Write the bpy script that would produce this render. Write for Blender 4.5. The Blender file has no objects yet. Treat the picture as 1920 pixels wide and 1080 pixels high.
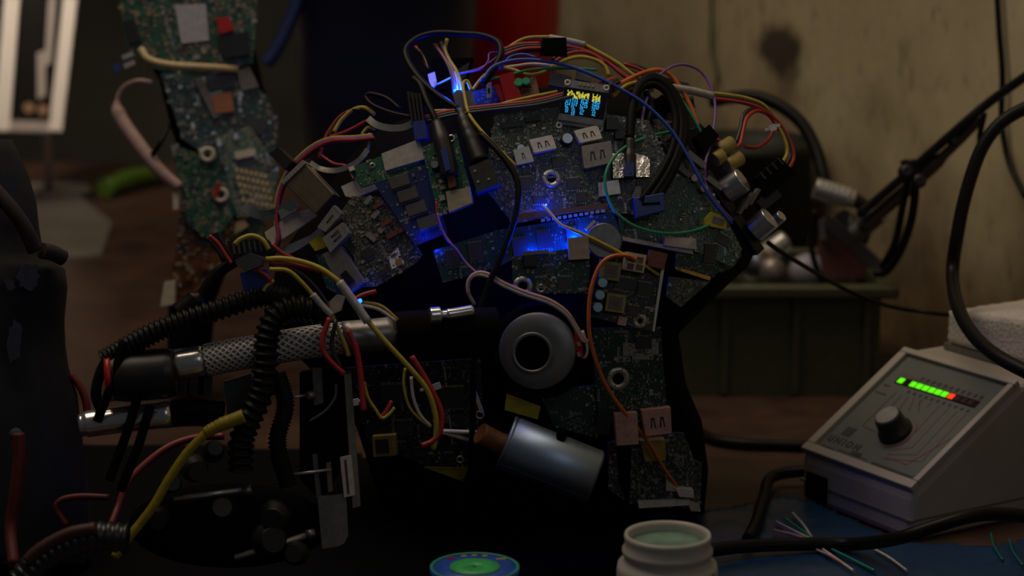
import bpy, math, random
from mathutils import Vector, Matrix, noise
random.seed(7)
C = bpy.context.scene.collection
# ------------------------------------------------------------------ camera, world, lights
F = 4400.0                                   # focal length in pixels of the 1920 wide frame
CAM = Vector((0, -1.25, 0.42)); PITCH = math.radians(12)
AX = Vector((0, math.cos(PITCH), -math.sin(PITCH))); UP = Vector((0, math.sin(PITCH), math.cos(PITCH))); RT = Vector((1, 0, 0))
cd = bpy.data.cameras.new('camera'); cam = bpy.data.objects.new('camera', cd); C.objects.link(cam)
cd.sensor_width = 36; cd.lens = F * 36 / 1920; cd.clip_start = 0.05; cd.clip_end = 50
cam.location = CAM; cam.rotation_euler = (math.pi / 2 - PITCH, 0, 0)
cd.dof.use_dof = True; cd.dof.focus_distance = 1.245; cd.dof.aperture_fstop = 7.6
S = bpy.context.scene; S.camera = cam
S.view_settings.view_transform = 'Standard'; S.view_settings.look = 'None'
S.view_settings.exposure = 0.0; S.view_settings.gamma = 1.0; S.view_settings.use_curve_mapping = False
w = bpy.data.worlds.new('world'); S.world = w; w.use_nodes = True
w.node_tree.nodes['Background'].inputs[0].default_value = (0.62, 0.64, 0.68, 1)
w.node_tree.nodes['Background'].inputs[1].default_value = 0.03

def area(name, loc, aim, size, power, col, size_y=None):
    l = bpy.data.lights.new(name, 'AREA'); l.energy = power; l.color = col; l.size = size
    if size_y: l.shape = 'RECTANGLE'; l.size_y = size_y
    o = bpy.data.objects.new(name, l); C.objects.link(o); o.location = loc
    o.rotation_euler = (Vector(aim) - Vector(loc)).to_track_quat('-Z', 'Y').to_euler()
    return o
area('overhead_lamp', (-0.34, 0.16, 1.50), (0.07, 0.38, 0.1), 0.9, 8.0, (1.0, 0.83, 0.64), 1.0)
area('cool_fill_light', (0.75, -1.75, 1.35), (0.1, 0.1, 0.2), 0.8, 1.35, (0.78, 0.88, 1.0))  # unseen cool fill, added to lift the faces turned to the camera
b_ = area('frame_fill_light', (-0.55, 0.15, 0.95), (-0.49, 1.10, 0.36), 0.12, 0.40, (1.0, 0.86, 0.70)); b_.data.spread = math.radians(34)  # unseen narrow light added to brighten the white frame far back

# ------------------------------------------------------------------ helpers
def at(px, py, d): return CAM + AX * d + RT * ((px - 960) / F * d) - UP * ((py - 540) / F * d)
def ray(px, py): return AX + RT * ((px - 960) / F) - UP * ((py - 540) / F)
def tab(px, py, z=0.0):                     # the point of height z (on the bench) seen at a pixel
    r = ray(px, py); return CAM + r * ((z - CAM.z) / r.z)
def sd(px, py): return 1.25 + 0.06 * (((px - 985) / 480) ** 2 + ((py - 540) / 480) ** 2)
def on(px, py, lift=0): d = sd(px, py); return at(px, py, d - lift * d / F)

_m = {}
def nodes(name):
    m = bpy.data.materials.new(name); m.use_nodes = True; nt = m.node_tree
    return m, nt, nt.nodes['Principled BSDF']
def mat(name, col, rough=0.5, metal=0.0, var=0.15, scale=300, bump=0.0, spec=0.5):
    if name in _m: return _m[name]
    m, nt, b = nodes(name)
    b.inputs['Roughness'].default_value = rough; b.inputs['Metallic'].default_value = metal; b.inputs['Specular IOR Level'].default_value = spec
    tc = nt.nodes.new('ShaderNodeTexCoord'); n = nt.nodes.new('ShaderNodeTexNoise'); n.inputs['Scale'].default_value = scale; n.inputs['Detail'].default_value = 4
    nt.links.new(tc.outputs['Object'], n.inputs['Vector'])
    r = nt.nodes.new('ShaderNodeValToRGB'); r.color_ramp.elements[0].position = 0.3; r.color_ramp.elements[1].position = 0.7
    r.color_ramp.elements[0].color = tuple(c * (1 - var) for c in col) + (1,); r.color_ramp.elements[1].color = tuple(min(1, c * (1 + var)) for c in col) + (1,)
    nt.links.new(n.outputs['Fac'], r.inputs['Fac']); nt.links.new(r.outputs['Color'], b.inputs['Base Color'])
    if bump:
        bp = nt.nodes.new('ShaderNodeBump'); bp.inputs['Strength'].default_value = bump; bp.inputs['Distance'].default_value = 0.002
        nt.links.new(n.outputs['Fac'], bp.inputs['Height']); nt.links.new(bp.outputs['Normal'], b.inputs['Normal'])
    _m[name] = m; return m
def emit(name, col, strength):
    if name in _m: return _m[name]
    m, nt, b = nodes(name); b.inputs['Base Color'].default_value = (*[c * .5 for c in col], 1)
    b.inputs['Emission Color'].default_value = (*col, 1); b.inputs['Emission Strength'].default_value = strength
    _m[name] = m; return m
def pcb(name, col, pad=(0.20, 0.20, 0.165), dens=0.5, rough=0.42):
    if name in _m: return _m[name]
    m, nt, b = nodes(name); N = nt.nodes.new; L = nt.links.new
    b.inputs['Roughness'].default_value = rough
    tc = N('ShaderNodeTexCoord')
    mp = N('ShaderNodeMapping'); mp.inputs['Rotation'].default_value = (0.3, 0.2, 0.35); L(tc.outputs['Object'], mp.inputs['Vector'])
    v = N('ShaderNodeTexVoronoi'); v.distance = 'CHEBYCHEV'; v.inputs['Scale'].default_value = 620; L(mp.outputs['Vector'], v.inputs['Vector'])
    n = N('ShaderNodeTexNoise'); n.inputs['Scale'].default_value = 90; n.inputs['Detail'].default_value = 3; L(mp.outputs['Vector'], n.inputs['Vector'])
    wv = N('ShaderNodeTexWave'); wv.inputs['Scale'].default_value = 260; wv.inputs['Distortion'].default_value = 6; L(mp.outputs['Vector'], wv.inputs['Vector'])
    r1 = N('ShaderNodeValToRGB'); r1.color_ramp.elements[0].color = (*[c * 0.6 for c in col], 1); r1.color_ramp.elements[1].color = (*[min(1, c * 1.7) for c in col], 1)
    L(wv.outputs['Fac'], r1.inputs['Fac'])
    lt = N('ShaderNodeMath'); lt.operation = 'LESS_THAN'; lt.inputs[1].default_value = 0.27; L(v.outputs['Distance'], lt.inputs[0])
    gt = N('ShaderNodeMath'); gt.operation = 'GREATER_THAN'; gt.inputs[1].default_value = 1 - dens; L(n.outputs['Fac'], gt.inputs[0])
    mu = N('ShaderNodeMath'); mu.operation = 'MULTIPLY'; L(lt.outputs[0], mu.inputs[0]); L(gt.outputs[0], mu.inputs[1])
    mx = N('ShaderNodeMix'); mx.data_type = 'RGBA'; L(mu.outputs[0], mx.inputs[0]); L(r1.outputs['Color'], mx.inputs[6]); mx.inputs[7].default_value = (*pad, 1)
    L(mx.outputs[2], b.inputs['Base Color'])
    _m[name] = m; return m
def braid():
    m, nt, b = nodes('braided_steel'); N = nt.nodes.new; L = nt.links.new
    b.inputs['Metallic'].default_value = .45; b.inputs['Roughness'].default_value = 0.36
    uv = N('ShaderNodeUVMap'); ws = []
    for k in (1, -1):
        mp = N('ShaderNodeMapping'); mp.inputs['Scale'].default_value = (9, 4.6 * k, 1); L(uv.outputs['UV'], mp.inputs['Vector'])
        wv = N('ShaderNodeTexWave'); wv.bands_direction = 'DIAGONAL'; wv.inputs['Scale'].default_value = 1.0; L(mp.outputs['Vector'], wv.inputs['Vector']); ws.append(wv)
    mx = N('ShaderNodeMath'); mx.operation = 'MAXIMUM'; L(ws[0].outputs['Fac'], mx.inputs[0]); L(ws[1].outputs['Fac'], mx.inputs[1])
    r = N('ShaderNodeValToRGB'); r.color_ramp.elements[0].color = (0.12, 0.12, 0.115, 1); r.color_ramp.elements[1].color = (0.66, 0.63, 0.59, 1); L(mx.outputs[0], r.inputs['Fac']); L(r.outputs['Color'], b.inputs['Base Color'])
    bp = N('ShaderNodeBump'); bp.inputs['Strength'].default_value = 0.8; bp.inputs['Distance'].default_value = 0.001; L(mx.outputs[0], bp.inputs['Height']); L(bp.outputs['Normal'], b.inputs['Normal'])
    return m

class MB:
    def __init__(s): s.v = []; s.f = []; s.mi = []; s.sm = []; s.ms = []; s.uv = {}
    def slot(s, m):
        if m not in s.ms: s.ms.append(m)
        return s.ms.index(m)
    def add(s, vs, fs, m, smooth=False):
        o = len(s.v); s.v += [Vector(x) for x in vs]; k = s.slot(m)
        for f in fs: s.f.append([i + o for i in f]); s.mi.append(k); s.sm.append(smooth)
    def prism(s, lo, hi, m, smooth=False):  # two loops of equal length
        n = len(lo); s.add(list(lo) + list(hi), [[(i + 1) % n, i, n + i, n + (i + 1) % n][::-1] for i in range(n)], m, smooth)
        o = len(s.v) - 2 * n; k = s.slot(m)
        s.f += [[o + i for i in range(n)][::-1], [o + n + i for i in range(n)]]; s.mi += [k, k]; s.sm += [False, False]
    def bar(s, a, b, wx, wy, m, up=None):   # box beam from a to b
        a, b = Vector(a), Vector(b); t = (b - a).normalized(); u = Vector(up) if up else (Vector((0, 0, 1)) if abs(t.z) < .9 else Vector((0, 1, 0)))
        x = t.cross(u).normalized() * wx / 2; y = x.cross(t).normalized() * wy / 2
        q = [-x - y, x - y, x + y, -x + y]; s.prism([a + k for k in q], [b + k for k in q], m)
    def rings(s, rs, m, caps=True, smooth=True):
        n = len(rs[0]); o = len(s.v); k = s.slot(m)
        for r in rs: s.v += [Vector(p) for p in r]
        for j in range(len(rs) - 1):
            for i in range(n):
                s.f.append([o + j * n + i, o + j * n + (i + 1) % n, o + (j + 1) * n + (i + 1) % n, o + (j + 1) * n + i]); s.mi.append(k); s.sm.append(smooth)
        if caps:
            s.f += [[o + i for i in range(n)][::-1], [o + (len(rs) - 1) * n + i for i in range(n)]]; s.mi += [k, k]; s.sm += [False, False]
    def lathe(s, base, axis, prof, m, n=32, closed=False):   # prof: (radius, height) along axis
        a = Vector(axis).normalized(); x = a.orthogonal().normalized(); y = a.cross(x)
        s.rings([[Vector(base) + a * h + (x * math.cos(t) + y * math.sin(t)) * r for t in [2 * math.pi * i / n for i in range(n)]] for r, h in prof], m, not closed)
    def tube(s, pts, r, m, n=8, res=6, rf=None, uv=False):
        P = spline(pts, res); fr = frames(P); rs = []
        for i, (p, (x, y)) in enumerate(zip(P, fr)):
            q = rf(i / (len(P) - 1)) * r if rf else r
            rs.append([p + (x * math.cos(t) + y * math.sin(t)) * q for t in [2 * math.pi * k / n for k in range(n)]])
        s.rings(rs, m)
    def build(s, name, parent=None, label=None, cat=None, group=None, kind=None, bevel=0, uvtube=0):
        me = bpy.data.meshes.new(name)
        lo = Vector([min(p[i] for p in s.v) for i in range(3)]); hi = Vector([max(p[i] for p in s.v) for i in range(3)]); c = (lo + hi) / 2
        if not parent: c.z = lo.z
        me.from_pydata([p - c for p in s.v], [], s.f)
        for m in s.ms: me.materials.append(m)
        me.polygons.foreach_set('material_index', s.mi); me.polygons.foreach_set('use_smooth', s.sm); me.update()
        if uvtube:
            ul = me.uv_layers.new(name='UVMap'); n = uvtube
            for p in me.polygons:
                if len(p.vertices) != 4: continue
                cols = [v % n for v in p.vertices]; wrap = max(cols) - min(cols) > 1
                for li, v in zip(p.loop_indices, p.vertices):
                    cc = v % n
                    ul.data[li].uv = ((cc + (n if wrap and cc == 0 else 0)) / n, (v // n) / 20)
        o = bpy.data.objects.new(name, me); C.objects.link(o)
        if parent: o.parent = parent; o.location = c - world(parent)
        else: o.location = c
        o['_w'] = list(c)
        for k, x in (('label', label), ('category', cat), ('group', group), ('kind', kind)):
            if x: o[k] = x
        if bevel:
            bv = o.modifiers.new('bevel', 'BEVEL'); bv.width = bevel; bv.segments = 3; bv.limit_method = 'ANGLE'
        return o
def world(o): return Vector(o['_w'])
def empty(name, loc, label, cat, group=None):
    o = bpy.data.objects.new(name, None); C.objects.link(o); o.location = loc; o['_w'] = list(loc); o.empty_display_size = 0.02
    o['label'] = label; o['category'] = cat
    if group: o['group'] = group
    return o
def spline(pts, res=6):
    pts = [Vector(p) for p in pts]
    if len(pts) < 3 or res <= 1: return pts
    P = [pts[0] * 2 - pts[1]] + pts + [pts[-1] * 2 - pts[-2]]; out = []
    for i in range(1, len(P) - 2):
        a, b, c, d = P[i - 1:i + 3]
        for k in range(res):
            t = k / res; out.append(0.5 * (2 * b + (c - a) * t + (2 * a - 5 * b + 4 * c - d) * t * t + (3 * b - a - 3 * c + d) * t ** 3))
    return out + [pts[-1]]
def frames(P):
    out = []; x = None
    for i in range(len(P)):
        t = (P[min(i + 1, len(P) - 1)] - P[max(i - 1, 0)])
        t = t.normalized() if t.length > 1e-9 else Vector((0, 0, 1))
        if x is None: x = t.orthogonal().normalized()
        x = (x - t * x.dot(t)).normalized(); out.append((x, t.cross(x)))
    return out
def inside(x, y, P):
    c = False; j = len(P) - 1
    for i in range(len(P)):
        if (P[i][1] > y) != (P[j][1] > y) and x < (P[j][0] - P[i][0]) * (y - P[i][1]) / (P[j][1] - P[i][1]) + P[i][0]: c = not c
        j = i
    return c
def rect(cx, cy, wd, h, a=0):               # pixel rectangle, angle counterclockwise on the picture
    ca, sa = math.cos(math.radians(a)), -math.sin(math.radians(a))
    return [(cx + ca * u - sa * v, cy + sa * u + ca * v) for u, v in ((-wd / 2, h / 2), (wd / 2, h / 2), (wd / 2, -h / 2), (-wd / 2, -h / 2))]
class Plane:                                # a tilted plane in space on which flat things are laid out
    def __init__(s, o, n): s.o = Vector(o); s.n = Vector(n).normalized(); s.s = (s.o - CAM).dot(AX) / F
    def pt(s, px, py, h=0):
        r = ray(px, py); return CAM + r * ((s.o - CAM).dot(s.n) / r.dot(s.n)) + s.n * (h * s.s)
    def slab(s, mb, P, h0, h1, m):
        if sum(P[i - 1][0] * P[i][1] - P[i][0] * P[i - 1][1] for i in range(len(P))) > 0: P = P[::-1]
        mb.prism([s.pt(*p, h0) for p in P], [s.pt(*p, h1) for p in P], m)
    def cyl(s, mb, px, py, r, h0, h1, m, n=20, prof=None):
        mb.lathe(s.pt(px, py), s.n, [(a * s.s, b * s.s) for a, b in (prof or [(r, h0), (r, h1)])], m, n)
    def ring(s, mb, px, py, r0, r1, h0, h1, m, n=28):
        mb.lathe(s.pt(px, py), s.n, [(a * s.s, b * s.s) for a, b in ((r0, h0), (r1, h0), (r1, h1), (r0, h1), (r0, h0))], m, n, True)
def surf(px, py, lift=0, damp=0.6, yaw=0, pitch=0, fn=sd):
    e = 10; d = fn(px, py); gx = (fn(px + e, py) - fn(px - e, py)) / (2 * e) * F / d; gy = (fn(px, py + e) - fn(px, py - e)) / (2 * e) * F / d
    n = -AX + RT * (gx * damp + math.tan(math.radians(yaw))) + UP * (-gy * damp + math.tan(math.radians(pitch)))
    return Plane(at(px, py, d - lift * d / F), n)

# ------------------------------------------------------------------ materials
blk = mat('black_plastic', (0.012, 0.012, 0.013), 0.42); blkm = mat('black_matt', (0.004, 0.004, 0.004), 0.85, spec=0.06)
rub = mat('black_rubber', (0.009, 0.0085, 0.008), 0.42, spec=0.16); gry = mat('grey_plastic', (0.16, 0.15, 0.14), 0.5)
steel = mat('steel', (0.58, 0.56, 0.53), 0.30, 0.7, 0.1); tin = mat('tin_plate', (0.52, 0.50, 0.46), 0.42, 0.85, 0.12); chrome = mat('chrome', (0.78, 0.76, 0.73), 0.22, 0.9, 0.05)
alu = mat('aluminium', (0.60, 0.62, 0.66), 0.30, 1.0, 0.06); solder = mat('solder', (0.44, 0.42, 0.37), 0.35, 0.6)
tan = mat('tan_ceramic', (0.24, 0.18, 0.11), 0.5); dkc = mat('dull_part', (0.05, 0.05, 0.045), 0.5); cream = mat('cream_plastic', (0.55, 0.48, 0.37), 0.5); white = mat('white_plastic', (0.70, 0.66, 0.60), 0.5)
chip = mat('chip_black', (0.035, 0.033, 0.032), 0.45); silk = mat('silkscreen', (0.26, 0.26, 0.23), 0.6); gold = mat('gold_contacts', (0.70, 0.42, 0.10), 0.35, 0.7)
yel = mat('yellow_tape', (0.50, 0.40, 0.02), 0.5); yw = mat('yellow_insulation', (0.46, 0.35, 0.035), 0.42); rw = mat('red_insulation', (0.38, 0.026, 0.024), 0.42)
bw = mat('black_insulation', (0.02, 0.018, 0.018), 0.38); ww = mat('white_insulation', (0.62, 0.56, 0.52), 0.45); gw = mat('green_insulation', (0.02, 0.30, 0.14), 0.4)
buw = mat('blue_insulation', (0.03, 0.08, 0.45), 0.4); puw = mat('purple_insulation', (0.22, 0.10, 0.34), 0.4); ow = mat('orange_insulation', (0.60, 0.14, 0.025), 0.4)
pkw = mat('pink_insulation', (0.58, 0.33, 0.29), 0.45); grw = mat('grey_insulation', (0.10, 0.10, 0.10), 0.4); clear = mat('milky_sleeve', (0.42, 0.40, 0.36), 0.25)
brn = mat('brown_ceramic', (0.16, 0.05, 0.025), 0.5); pnk = mat('pink_plastic', (0.50, 0.27, 0.22), 0.5); redp = mat('red_plastic', (0.42, 0.012, 0.010), 0.35)
blp = mat('blue_plastic', (0.02, 0.04, 0.22), 0.4); pG = pcb('green_circuit_board', (0.012, 0.075, 0.045)); pD = pcb('dark_green_circuit_board', (0.010, 0.040, 0.026), dens=.47)
pB = pcb('blue_circuit_board', (0.012, 0.022, 0.085), dens=.40); pM = pcb('grey_green_circuit_board', (0.055, 0.065, 0.048), dens=.58); pK = pcb('black_circuit_board', (0.016, 0.020, 0.018), dens=.46)
pS = pcb('speckled_circuit_board', (0.035, 0.050, 0.042), dens=.60); BR = braid()
ledb = emit('blue_led', (0.01, 0.10, 1.0), 6.0)
PAL = [solder, dkc, tan, chip, chip, gry, silk, tan, dkc, gry]; PALD = [dkc, chip, dkc, gry, chip, dkc]

# ------------------------------------------------------------------ the room
def wall_x(y): return 0.40 - 0.27 * (y + 1.25 - 1.4)      # the plastered wall runs away from the camera
def plaster():
    m, nt, b = nodes('stained_plaster'); N = nt.nodes.new; L = nt.links.new
    b.inputs['Roughness'].default_value = 0.85
    tc = N('ShaderNodeTexCoord'); n1 = N('ShaderNodeTexNoise'); n1.inputs['Scale'].default_value = 9; n1.inputs['Detail'].default_value = 8; L(tc.outputs['Object'], n1.inputs['Vector'])
    mp = N('ShaderNodeMapping'); mp.inputs['Rotation'].default_value = (0.5, 0, 0); mp.inputs['Scale'].default_value = (45, 60, 34); L(tc.outputs['Object'], mp.inputs['Vector'])
    n2 = N('ShaderNodeTexNoise'); n2.inputs['Scale'].default_value = 1; n2.inputs['Detail'].default_value = 6; L(mp.outputs['Vector'], n2.inputs['Vector'])
    r = N('ShaderNodeValToRGB'); r.color_ramp.elements[0].position = .35; r.color_ramp.elements[1].position = .65
    r.color_ramp.elements[0].color = (0.53, 0.44, 0.255, 1); r.color_ramp.elements[1].color = (0.66, 0.56, 0.335, 1); L(n1.outputs['Fac'], r.inputs['Fac'])
    r2 = N('ShaderNodeValToRGB'); r2.color_ramp.elements[0].position = .30; r2.color_ramp.elements[1].position = .42; r2.color_ramp.elements[0].color = (0.72, 0.70, 0.66, 1); r2.color_ramp.elements[1].color = (1, 1, 1, 1); L(n2.outputs['Fac'], r2.inputs['Fac'])
    mx = N('ShaderNodeMix'); mx.data_type = 'RGBA'; mx.blend_type = 'MULTIPLY'; mx.inputs[0].default_value = 1; L(r.outputs['Color'], mx.inputs[6]); L(r2.outputs['Color'], mx.inputs[7])
    sep = N('ShaderNodeSeparateXYZ'); L(tc.outputs['Object'], sep.inputs[0])
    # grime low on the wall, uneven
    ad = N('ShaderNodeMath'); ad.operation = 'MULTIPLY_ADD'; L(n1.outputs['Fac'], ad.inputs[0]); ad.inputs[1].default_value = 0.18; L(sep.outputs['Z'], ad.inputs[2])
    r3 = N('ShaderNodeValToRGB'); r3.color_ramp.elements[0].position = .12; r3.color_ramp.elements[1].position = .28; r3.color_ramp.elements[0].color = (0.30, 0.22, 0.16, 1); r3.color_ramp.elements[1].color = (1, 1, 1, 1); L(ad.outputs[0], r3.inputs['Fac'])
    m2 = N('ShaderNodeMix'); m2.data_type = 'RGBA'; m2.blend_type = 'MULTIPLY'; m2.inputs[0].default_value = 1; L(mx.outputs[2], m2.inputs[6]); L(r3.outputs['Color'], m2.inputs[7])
    last = m2
    # spilled paint blotch with runs
    for (px, py, rad, sz) in ((1462, 95, 0.026, 1.0), (1478, 150, 0.014, 0.42), (1700, 470, 0.020, 0.5)):
        p = wallpt(px, py); sub = N('ShaderNodeVectorMath'); sub.operation = 'SUBTRACT'; sub.inputs[1].default_value = p; L(tc.outputs['Object'], sub.inputs[0])
        ms = N('ShaderNodeVectorMath'); ms.operation = 'MULTIPLY'; ms.inputs[1].default_value = (0.4, 0.4, sz); L(sub.outputs[0], ms.inputs[0])
        ln = N('ShaderNodeVectorMath'); ln.operation = 'LENGTH'; L(ms.outputs[0], ln.inputs[0])
        nn = N('ShaderNodeTexNoise'); nn.inputs['Scale'].default_value = 45; L(tc.outputs['Object'], nn.inputs['Vector'])
        a2 = N('ShaderNodeMath'); a2.operation = 'MULTIPLY_ADD'; L(nn.outputs['Fac'], a2.inputs[0]); a2.inputs[1].default_value = 0.024; L(ln.outputs['Value'], a2.inputs[2])
        mr = N('ShaderNodeMapRange'); mr.inputs['From Min'].default_value = rad; mr.inputs['From Max'].default_value = rad + 0.014; mr.inputs['To Min'].default_value = 0.92 if rad > .02 and px < 1600 else .45; mr.inputs['To Max'].default_value = 0; L(a2.outputs[0], mr.inputs['Value'])
        k = N('ShaderNodeMix'); k.data_type = 'RGBA'; L(mr.outputs['Result'], k.inputs[0]); L(last.outputs[2], k.inputs[6]); k.inputs[7].default_value = (0.05, 0.032, 0.022, 1); last = k
    L(last.outputs[2], b.inputs['Base Color'])
    bp = N('ShaderNodeBump'); bp.inputs['Strength'].default_value = 0.35; bp.inputs['Distance'].default_value = 0.004; L(n2.outputs['Fac'], bp.inputs['Height']); L(bp.outputs['Normal'], b.inputs['Normal'])
    return m
def wallpt(px, py):
    r = ray(px, py); # x = .40 - .27*(y - .15)
    t = (0.40 - CAM.x - 0.27 * (CAM.y - 0.15)) / (r.x + 0.27 * r.y); return CAM + r * t
def raw(name, pts, faces, m, kind='structure'):
    me = bpy.data.meshes.new(name); me.from_pydata(pts, [], faces); me.materials.append(m); o = bpy.data.objects.new(name, me); C.objects.link(o); o['kind'] = kind; return o
y0, y1 = -0.9, 1.45
a, b_ = (wall_x(y0), y0), (wall_x(y1), y1)
raw('wall_right', [(a[0], a[1], -.9), (b_[0], b_[1], -.9), (b_[0], b_[1], 2.2), (a[0], a[1], 2.2), (a[0] + .1, a[1], -.9), (b_[0] + .1, b_[1] + .05, -.9), (b_[0] + .1, b_[1] + .05, 2.2), (a[0] + .1, a[1], 2.2)],
    [(0, 3, 2, 1), (4, 5, 6, 7), (0, 1, 5, 4), (3, 7, 6, 2), (1, 2, 6, 5), (0, 4, 7, 3)], plaster())
dk = mat('unlit_wall_tone', (0.034, 0.030, 0.020), 0.9, 0, 0.3, 6)  # the gloom at the back is put into this dark wall colour
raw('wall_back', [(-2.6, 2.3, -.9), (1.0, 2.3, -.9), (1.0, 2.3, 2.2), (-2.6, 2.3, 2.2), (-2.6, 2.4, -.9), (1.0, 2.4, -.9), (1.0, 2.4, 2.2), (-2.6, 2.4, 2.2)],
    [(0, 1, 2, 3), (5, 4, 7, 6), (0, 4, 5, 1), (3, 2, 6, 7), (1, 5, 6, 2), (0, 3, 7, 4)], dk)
raw('floor', [(-2.6, -1.6, -.9), (1.2, -1.6, -.9), (1.2, 2.4, -.9), (-2.6, 2.4, -.9)], [(0, 1, 2, 3)], mat('concrete', (0.10, 0.09, 0.08), 0.8, 0, 0.3, 8))
# workbench, its back edge cut along the wall
bench = empty('workbench', (-0.4, 0.3, -0.9), 'long brown wooden workbench everything stands on', 'workbench')
wood = mat('worn_brown_wood', (0.066, 0.034, 0.022), 0.45, 0, 0.45, 22, 0.1)
mb = MB(); P = [(-1.4, -0.32), (wall_x(-0.32) - .004, -0.32), (wall_x(1.42) - .004, 1.42), (-1.4, 1.42)]
mb.prism([(x, y, -.035) for x, y in P], [(x, y, 0) for x, y in P], wood); mb.build('top', bench)
for x, y in ((-1.32, -.24), (.38, -.24), (-1.32, 1.3), (-.02, 1.3)):
    mb = MB(); mb.bar((x, y, -.9), (x, y, -.035), .07, .07, wood); mb.build('leg', bench)

# ------------------------------------------------------------------ the robot head
robot = empty('robot_head', tab(1010, 1116), 'hunched robot head covered in salvaged circuit boards and coloured wires', 'robot')
SHELL = [(700, 250), (760, 222), (850, 208), (950, 172), (1050, 160), (1180, 168), (1280, 200), (1345, 262), (1402, 340), (1436, 430), (1402, 500), (1335, 562), (1272, 626), (1286, 720), (1316, 790), (1328, 880), (1320, 1000), (1290, 1105), (1010, 1118), (720, 1105), (700, 900), (668, 800), (590, 700), (530, 640), (505, 560), (520, 490), (556, 436), (600, 380), (650, 300)]
mb = MB(); cx, cy = 985, 600; n = len(SHELL)
loops = []
for t, dz in ((0.05, 0.022), (0.35, 0.024), (0.7, 0.027), (0.9, 0.036), (1.0, 0.06)):
    loops.append([at(cx + (x - cx) * t, cy + (y - cy) * t, sd(cx + (x - cx) * t, cy + (y - cy) * t) + dz) for x, y in SHELL])
for t, dz in ((0.98, 0.10), (0.8, 0.16), (0.4, 0.19), (0.05, 0.2)):
    loops.append([at(cx + (x - cx) * t, cy + (y - cy) * t, 1.28 + dz) for x, y in SHELL])
for l in loops:
    for p in l: p.z = max(p.z, 0.001)
mb.rings(loops[::-1], blkm, True, True); mb.build('shell', robot, 'black shell showing between the boards')

def comps(pl, poly, parent, dens=1.0, ang=0, pal=PAL, avoid=(), big=1.0):
    xs = [p[0] for p in poly]; ys = [p[1] for p in poly]; mb = MB()
    ar = abs(sum(poly[i - 1][0] * poly[i][1] - poly[i][0] * poly[i - 1][1] for i in range(len(poly)))) / 2
    for k in range(int(ar * 0.021 * dens)):
        x, y = random.uniform(min(xs), max(xs)), random.uniform(min(ys), max(ys))
        if not inside(x, y, poly) or any(abs(x - q[0]) < q[2] and abs(y - q[1]) < q[2] for q in avoid): continue
        wd = random.choice((2, 2.5, 3, 3, 4, 5)) * big; h = wd * random.choice((0.5, .6, 1, 1.6)); m = random.choice(pal)
        pl.slab(mb, rect(x, y, wd, h, ang + random.choice((0, 90))), 0, random.uniform(.5, 2.4), m)
    for k in range(int(ar * 0.0007 * dens)):    # little rows of pads
        x, y = random.uniform(min(xs), max(xs)), random.uniform(min(ys), max(ys)); a = ang + random.choice((0, 90)); m = random.choice((solder, silk, tin))
        ca, sa = math.cos(math.radians(a)), -math.sin(math.radians(a))
        for j in range(random.randint(4, 9)):
            q = (x + ca * j * 3.4, y + sa * j * 3.4)
            if inside(*q, poly): pl.slab(mb, rect(*q, 1.6, 4.5, a), 0, .8, m)
    if mb.v: mb.build('small_components', parent, kind='stuff')
def board(poly, m, lift, label=None, dens=1.0, ang=0, yaw=0, pitch=0, damp=.6, thick=5, avoid=(), parent=None, pal=PAL, big=1.0, fn=sd, name='circuit_board'):
    cx = sum(p[0] for p in poly) / len(poly); cy = sum(p[1] for p in poly) / len(poly)
    pl = surf(cx, cy, lift, damp, yaw, pitch, fn); mb = MB(); pl.slab(mb, poly, -thick, 0, m)
    o = mb.build(name, parent or robot, label)
    if dens > 0: comps(pl, poly, o, dens, ang, pal, avoid, big)
    return o, pl
def block(pl, par, name, poly, h0, h1, m, label=None, bevel=0):
    mb = MB(); pl.slab(mb, poly, h0, h1, m); return mb.build(name, par, label, bevel=bevel)
def ic(pl, par, x, y, wd, h, a=0, hg=4, pins=True, m=None, label=None, name='memory_chip'):
    mb = MB(); pl.slab(mb, rect(x, y, wd, h, a), .6, hg, m or chip)
    if pins:
        ca, sa = math.cos(math.radians(a)), -math.sin(math.radians(a)); k = int(wd / 4)
        for i in range(k):
            u = -wd / 2 + (i + .5) * wd / k
            for v in (-h / 2 - 1.6, h / 2 + 1.6): pl.slab(mb, rect(x + ca * u - sa * v, y + sa * u + ca * v, 1.8, 3.2, a), 0, 1.2, solder)
    return mb.build(name, par, label)
def port(pl, par, poly, hg=12, m=None, tabs=2, label=None, name='usb_port', mouth=None):
    m = m or tin; mb = MB(); pl.slab(mb, poly, 0, hg, m)
    A, B, Cc, D = [Vector(p) for p in poly]     # A-B is the open front edge
    def q(u, v): p = A.lerp(B, u).lerp(D.lerp(Cc, u), v); return (p.x, p.y)
    for i in range(tabs):                       # pressed spring tabs on the upper face
        u = (i + 1) / (tabs + 1)
        pl.slab(mb, [q(u - .10, .25), q(u - .05, .25), q(u - .02, .62), q(u - .06, .62)], hg, hg + .5, blk)
        pl.slab(mb, [q(u + .10, .25), q(u + .05, .25), q(u + .02, .62), q(u + .06, .62)], hg, hg + .5, blk)
        pl.slab(mb, [q(u - .06, .58), q(u + .06, .58), q(u + .06, .66), q(u - .06, .66)], hg, hg + .5, blk)
    pl.slab(mb, [q(.03, -.04), q(.97, -.04), q(.97, .03), q(.03, .03)], hg * .15, hg + .8, m)
    return mb.build(name, par, label)
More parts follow.
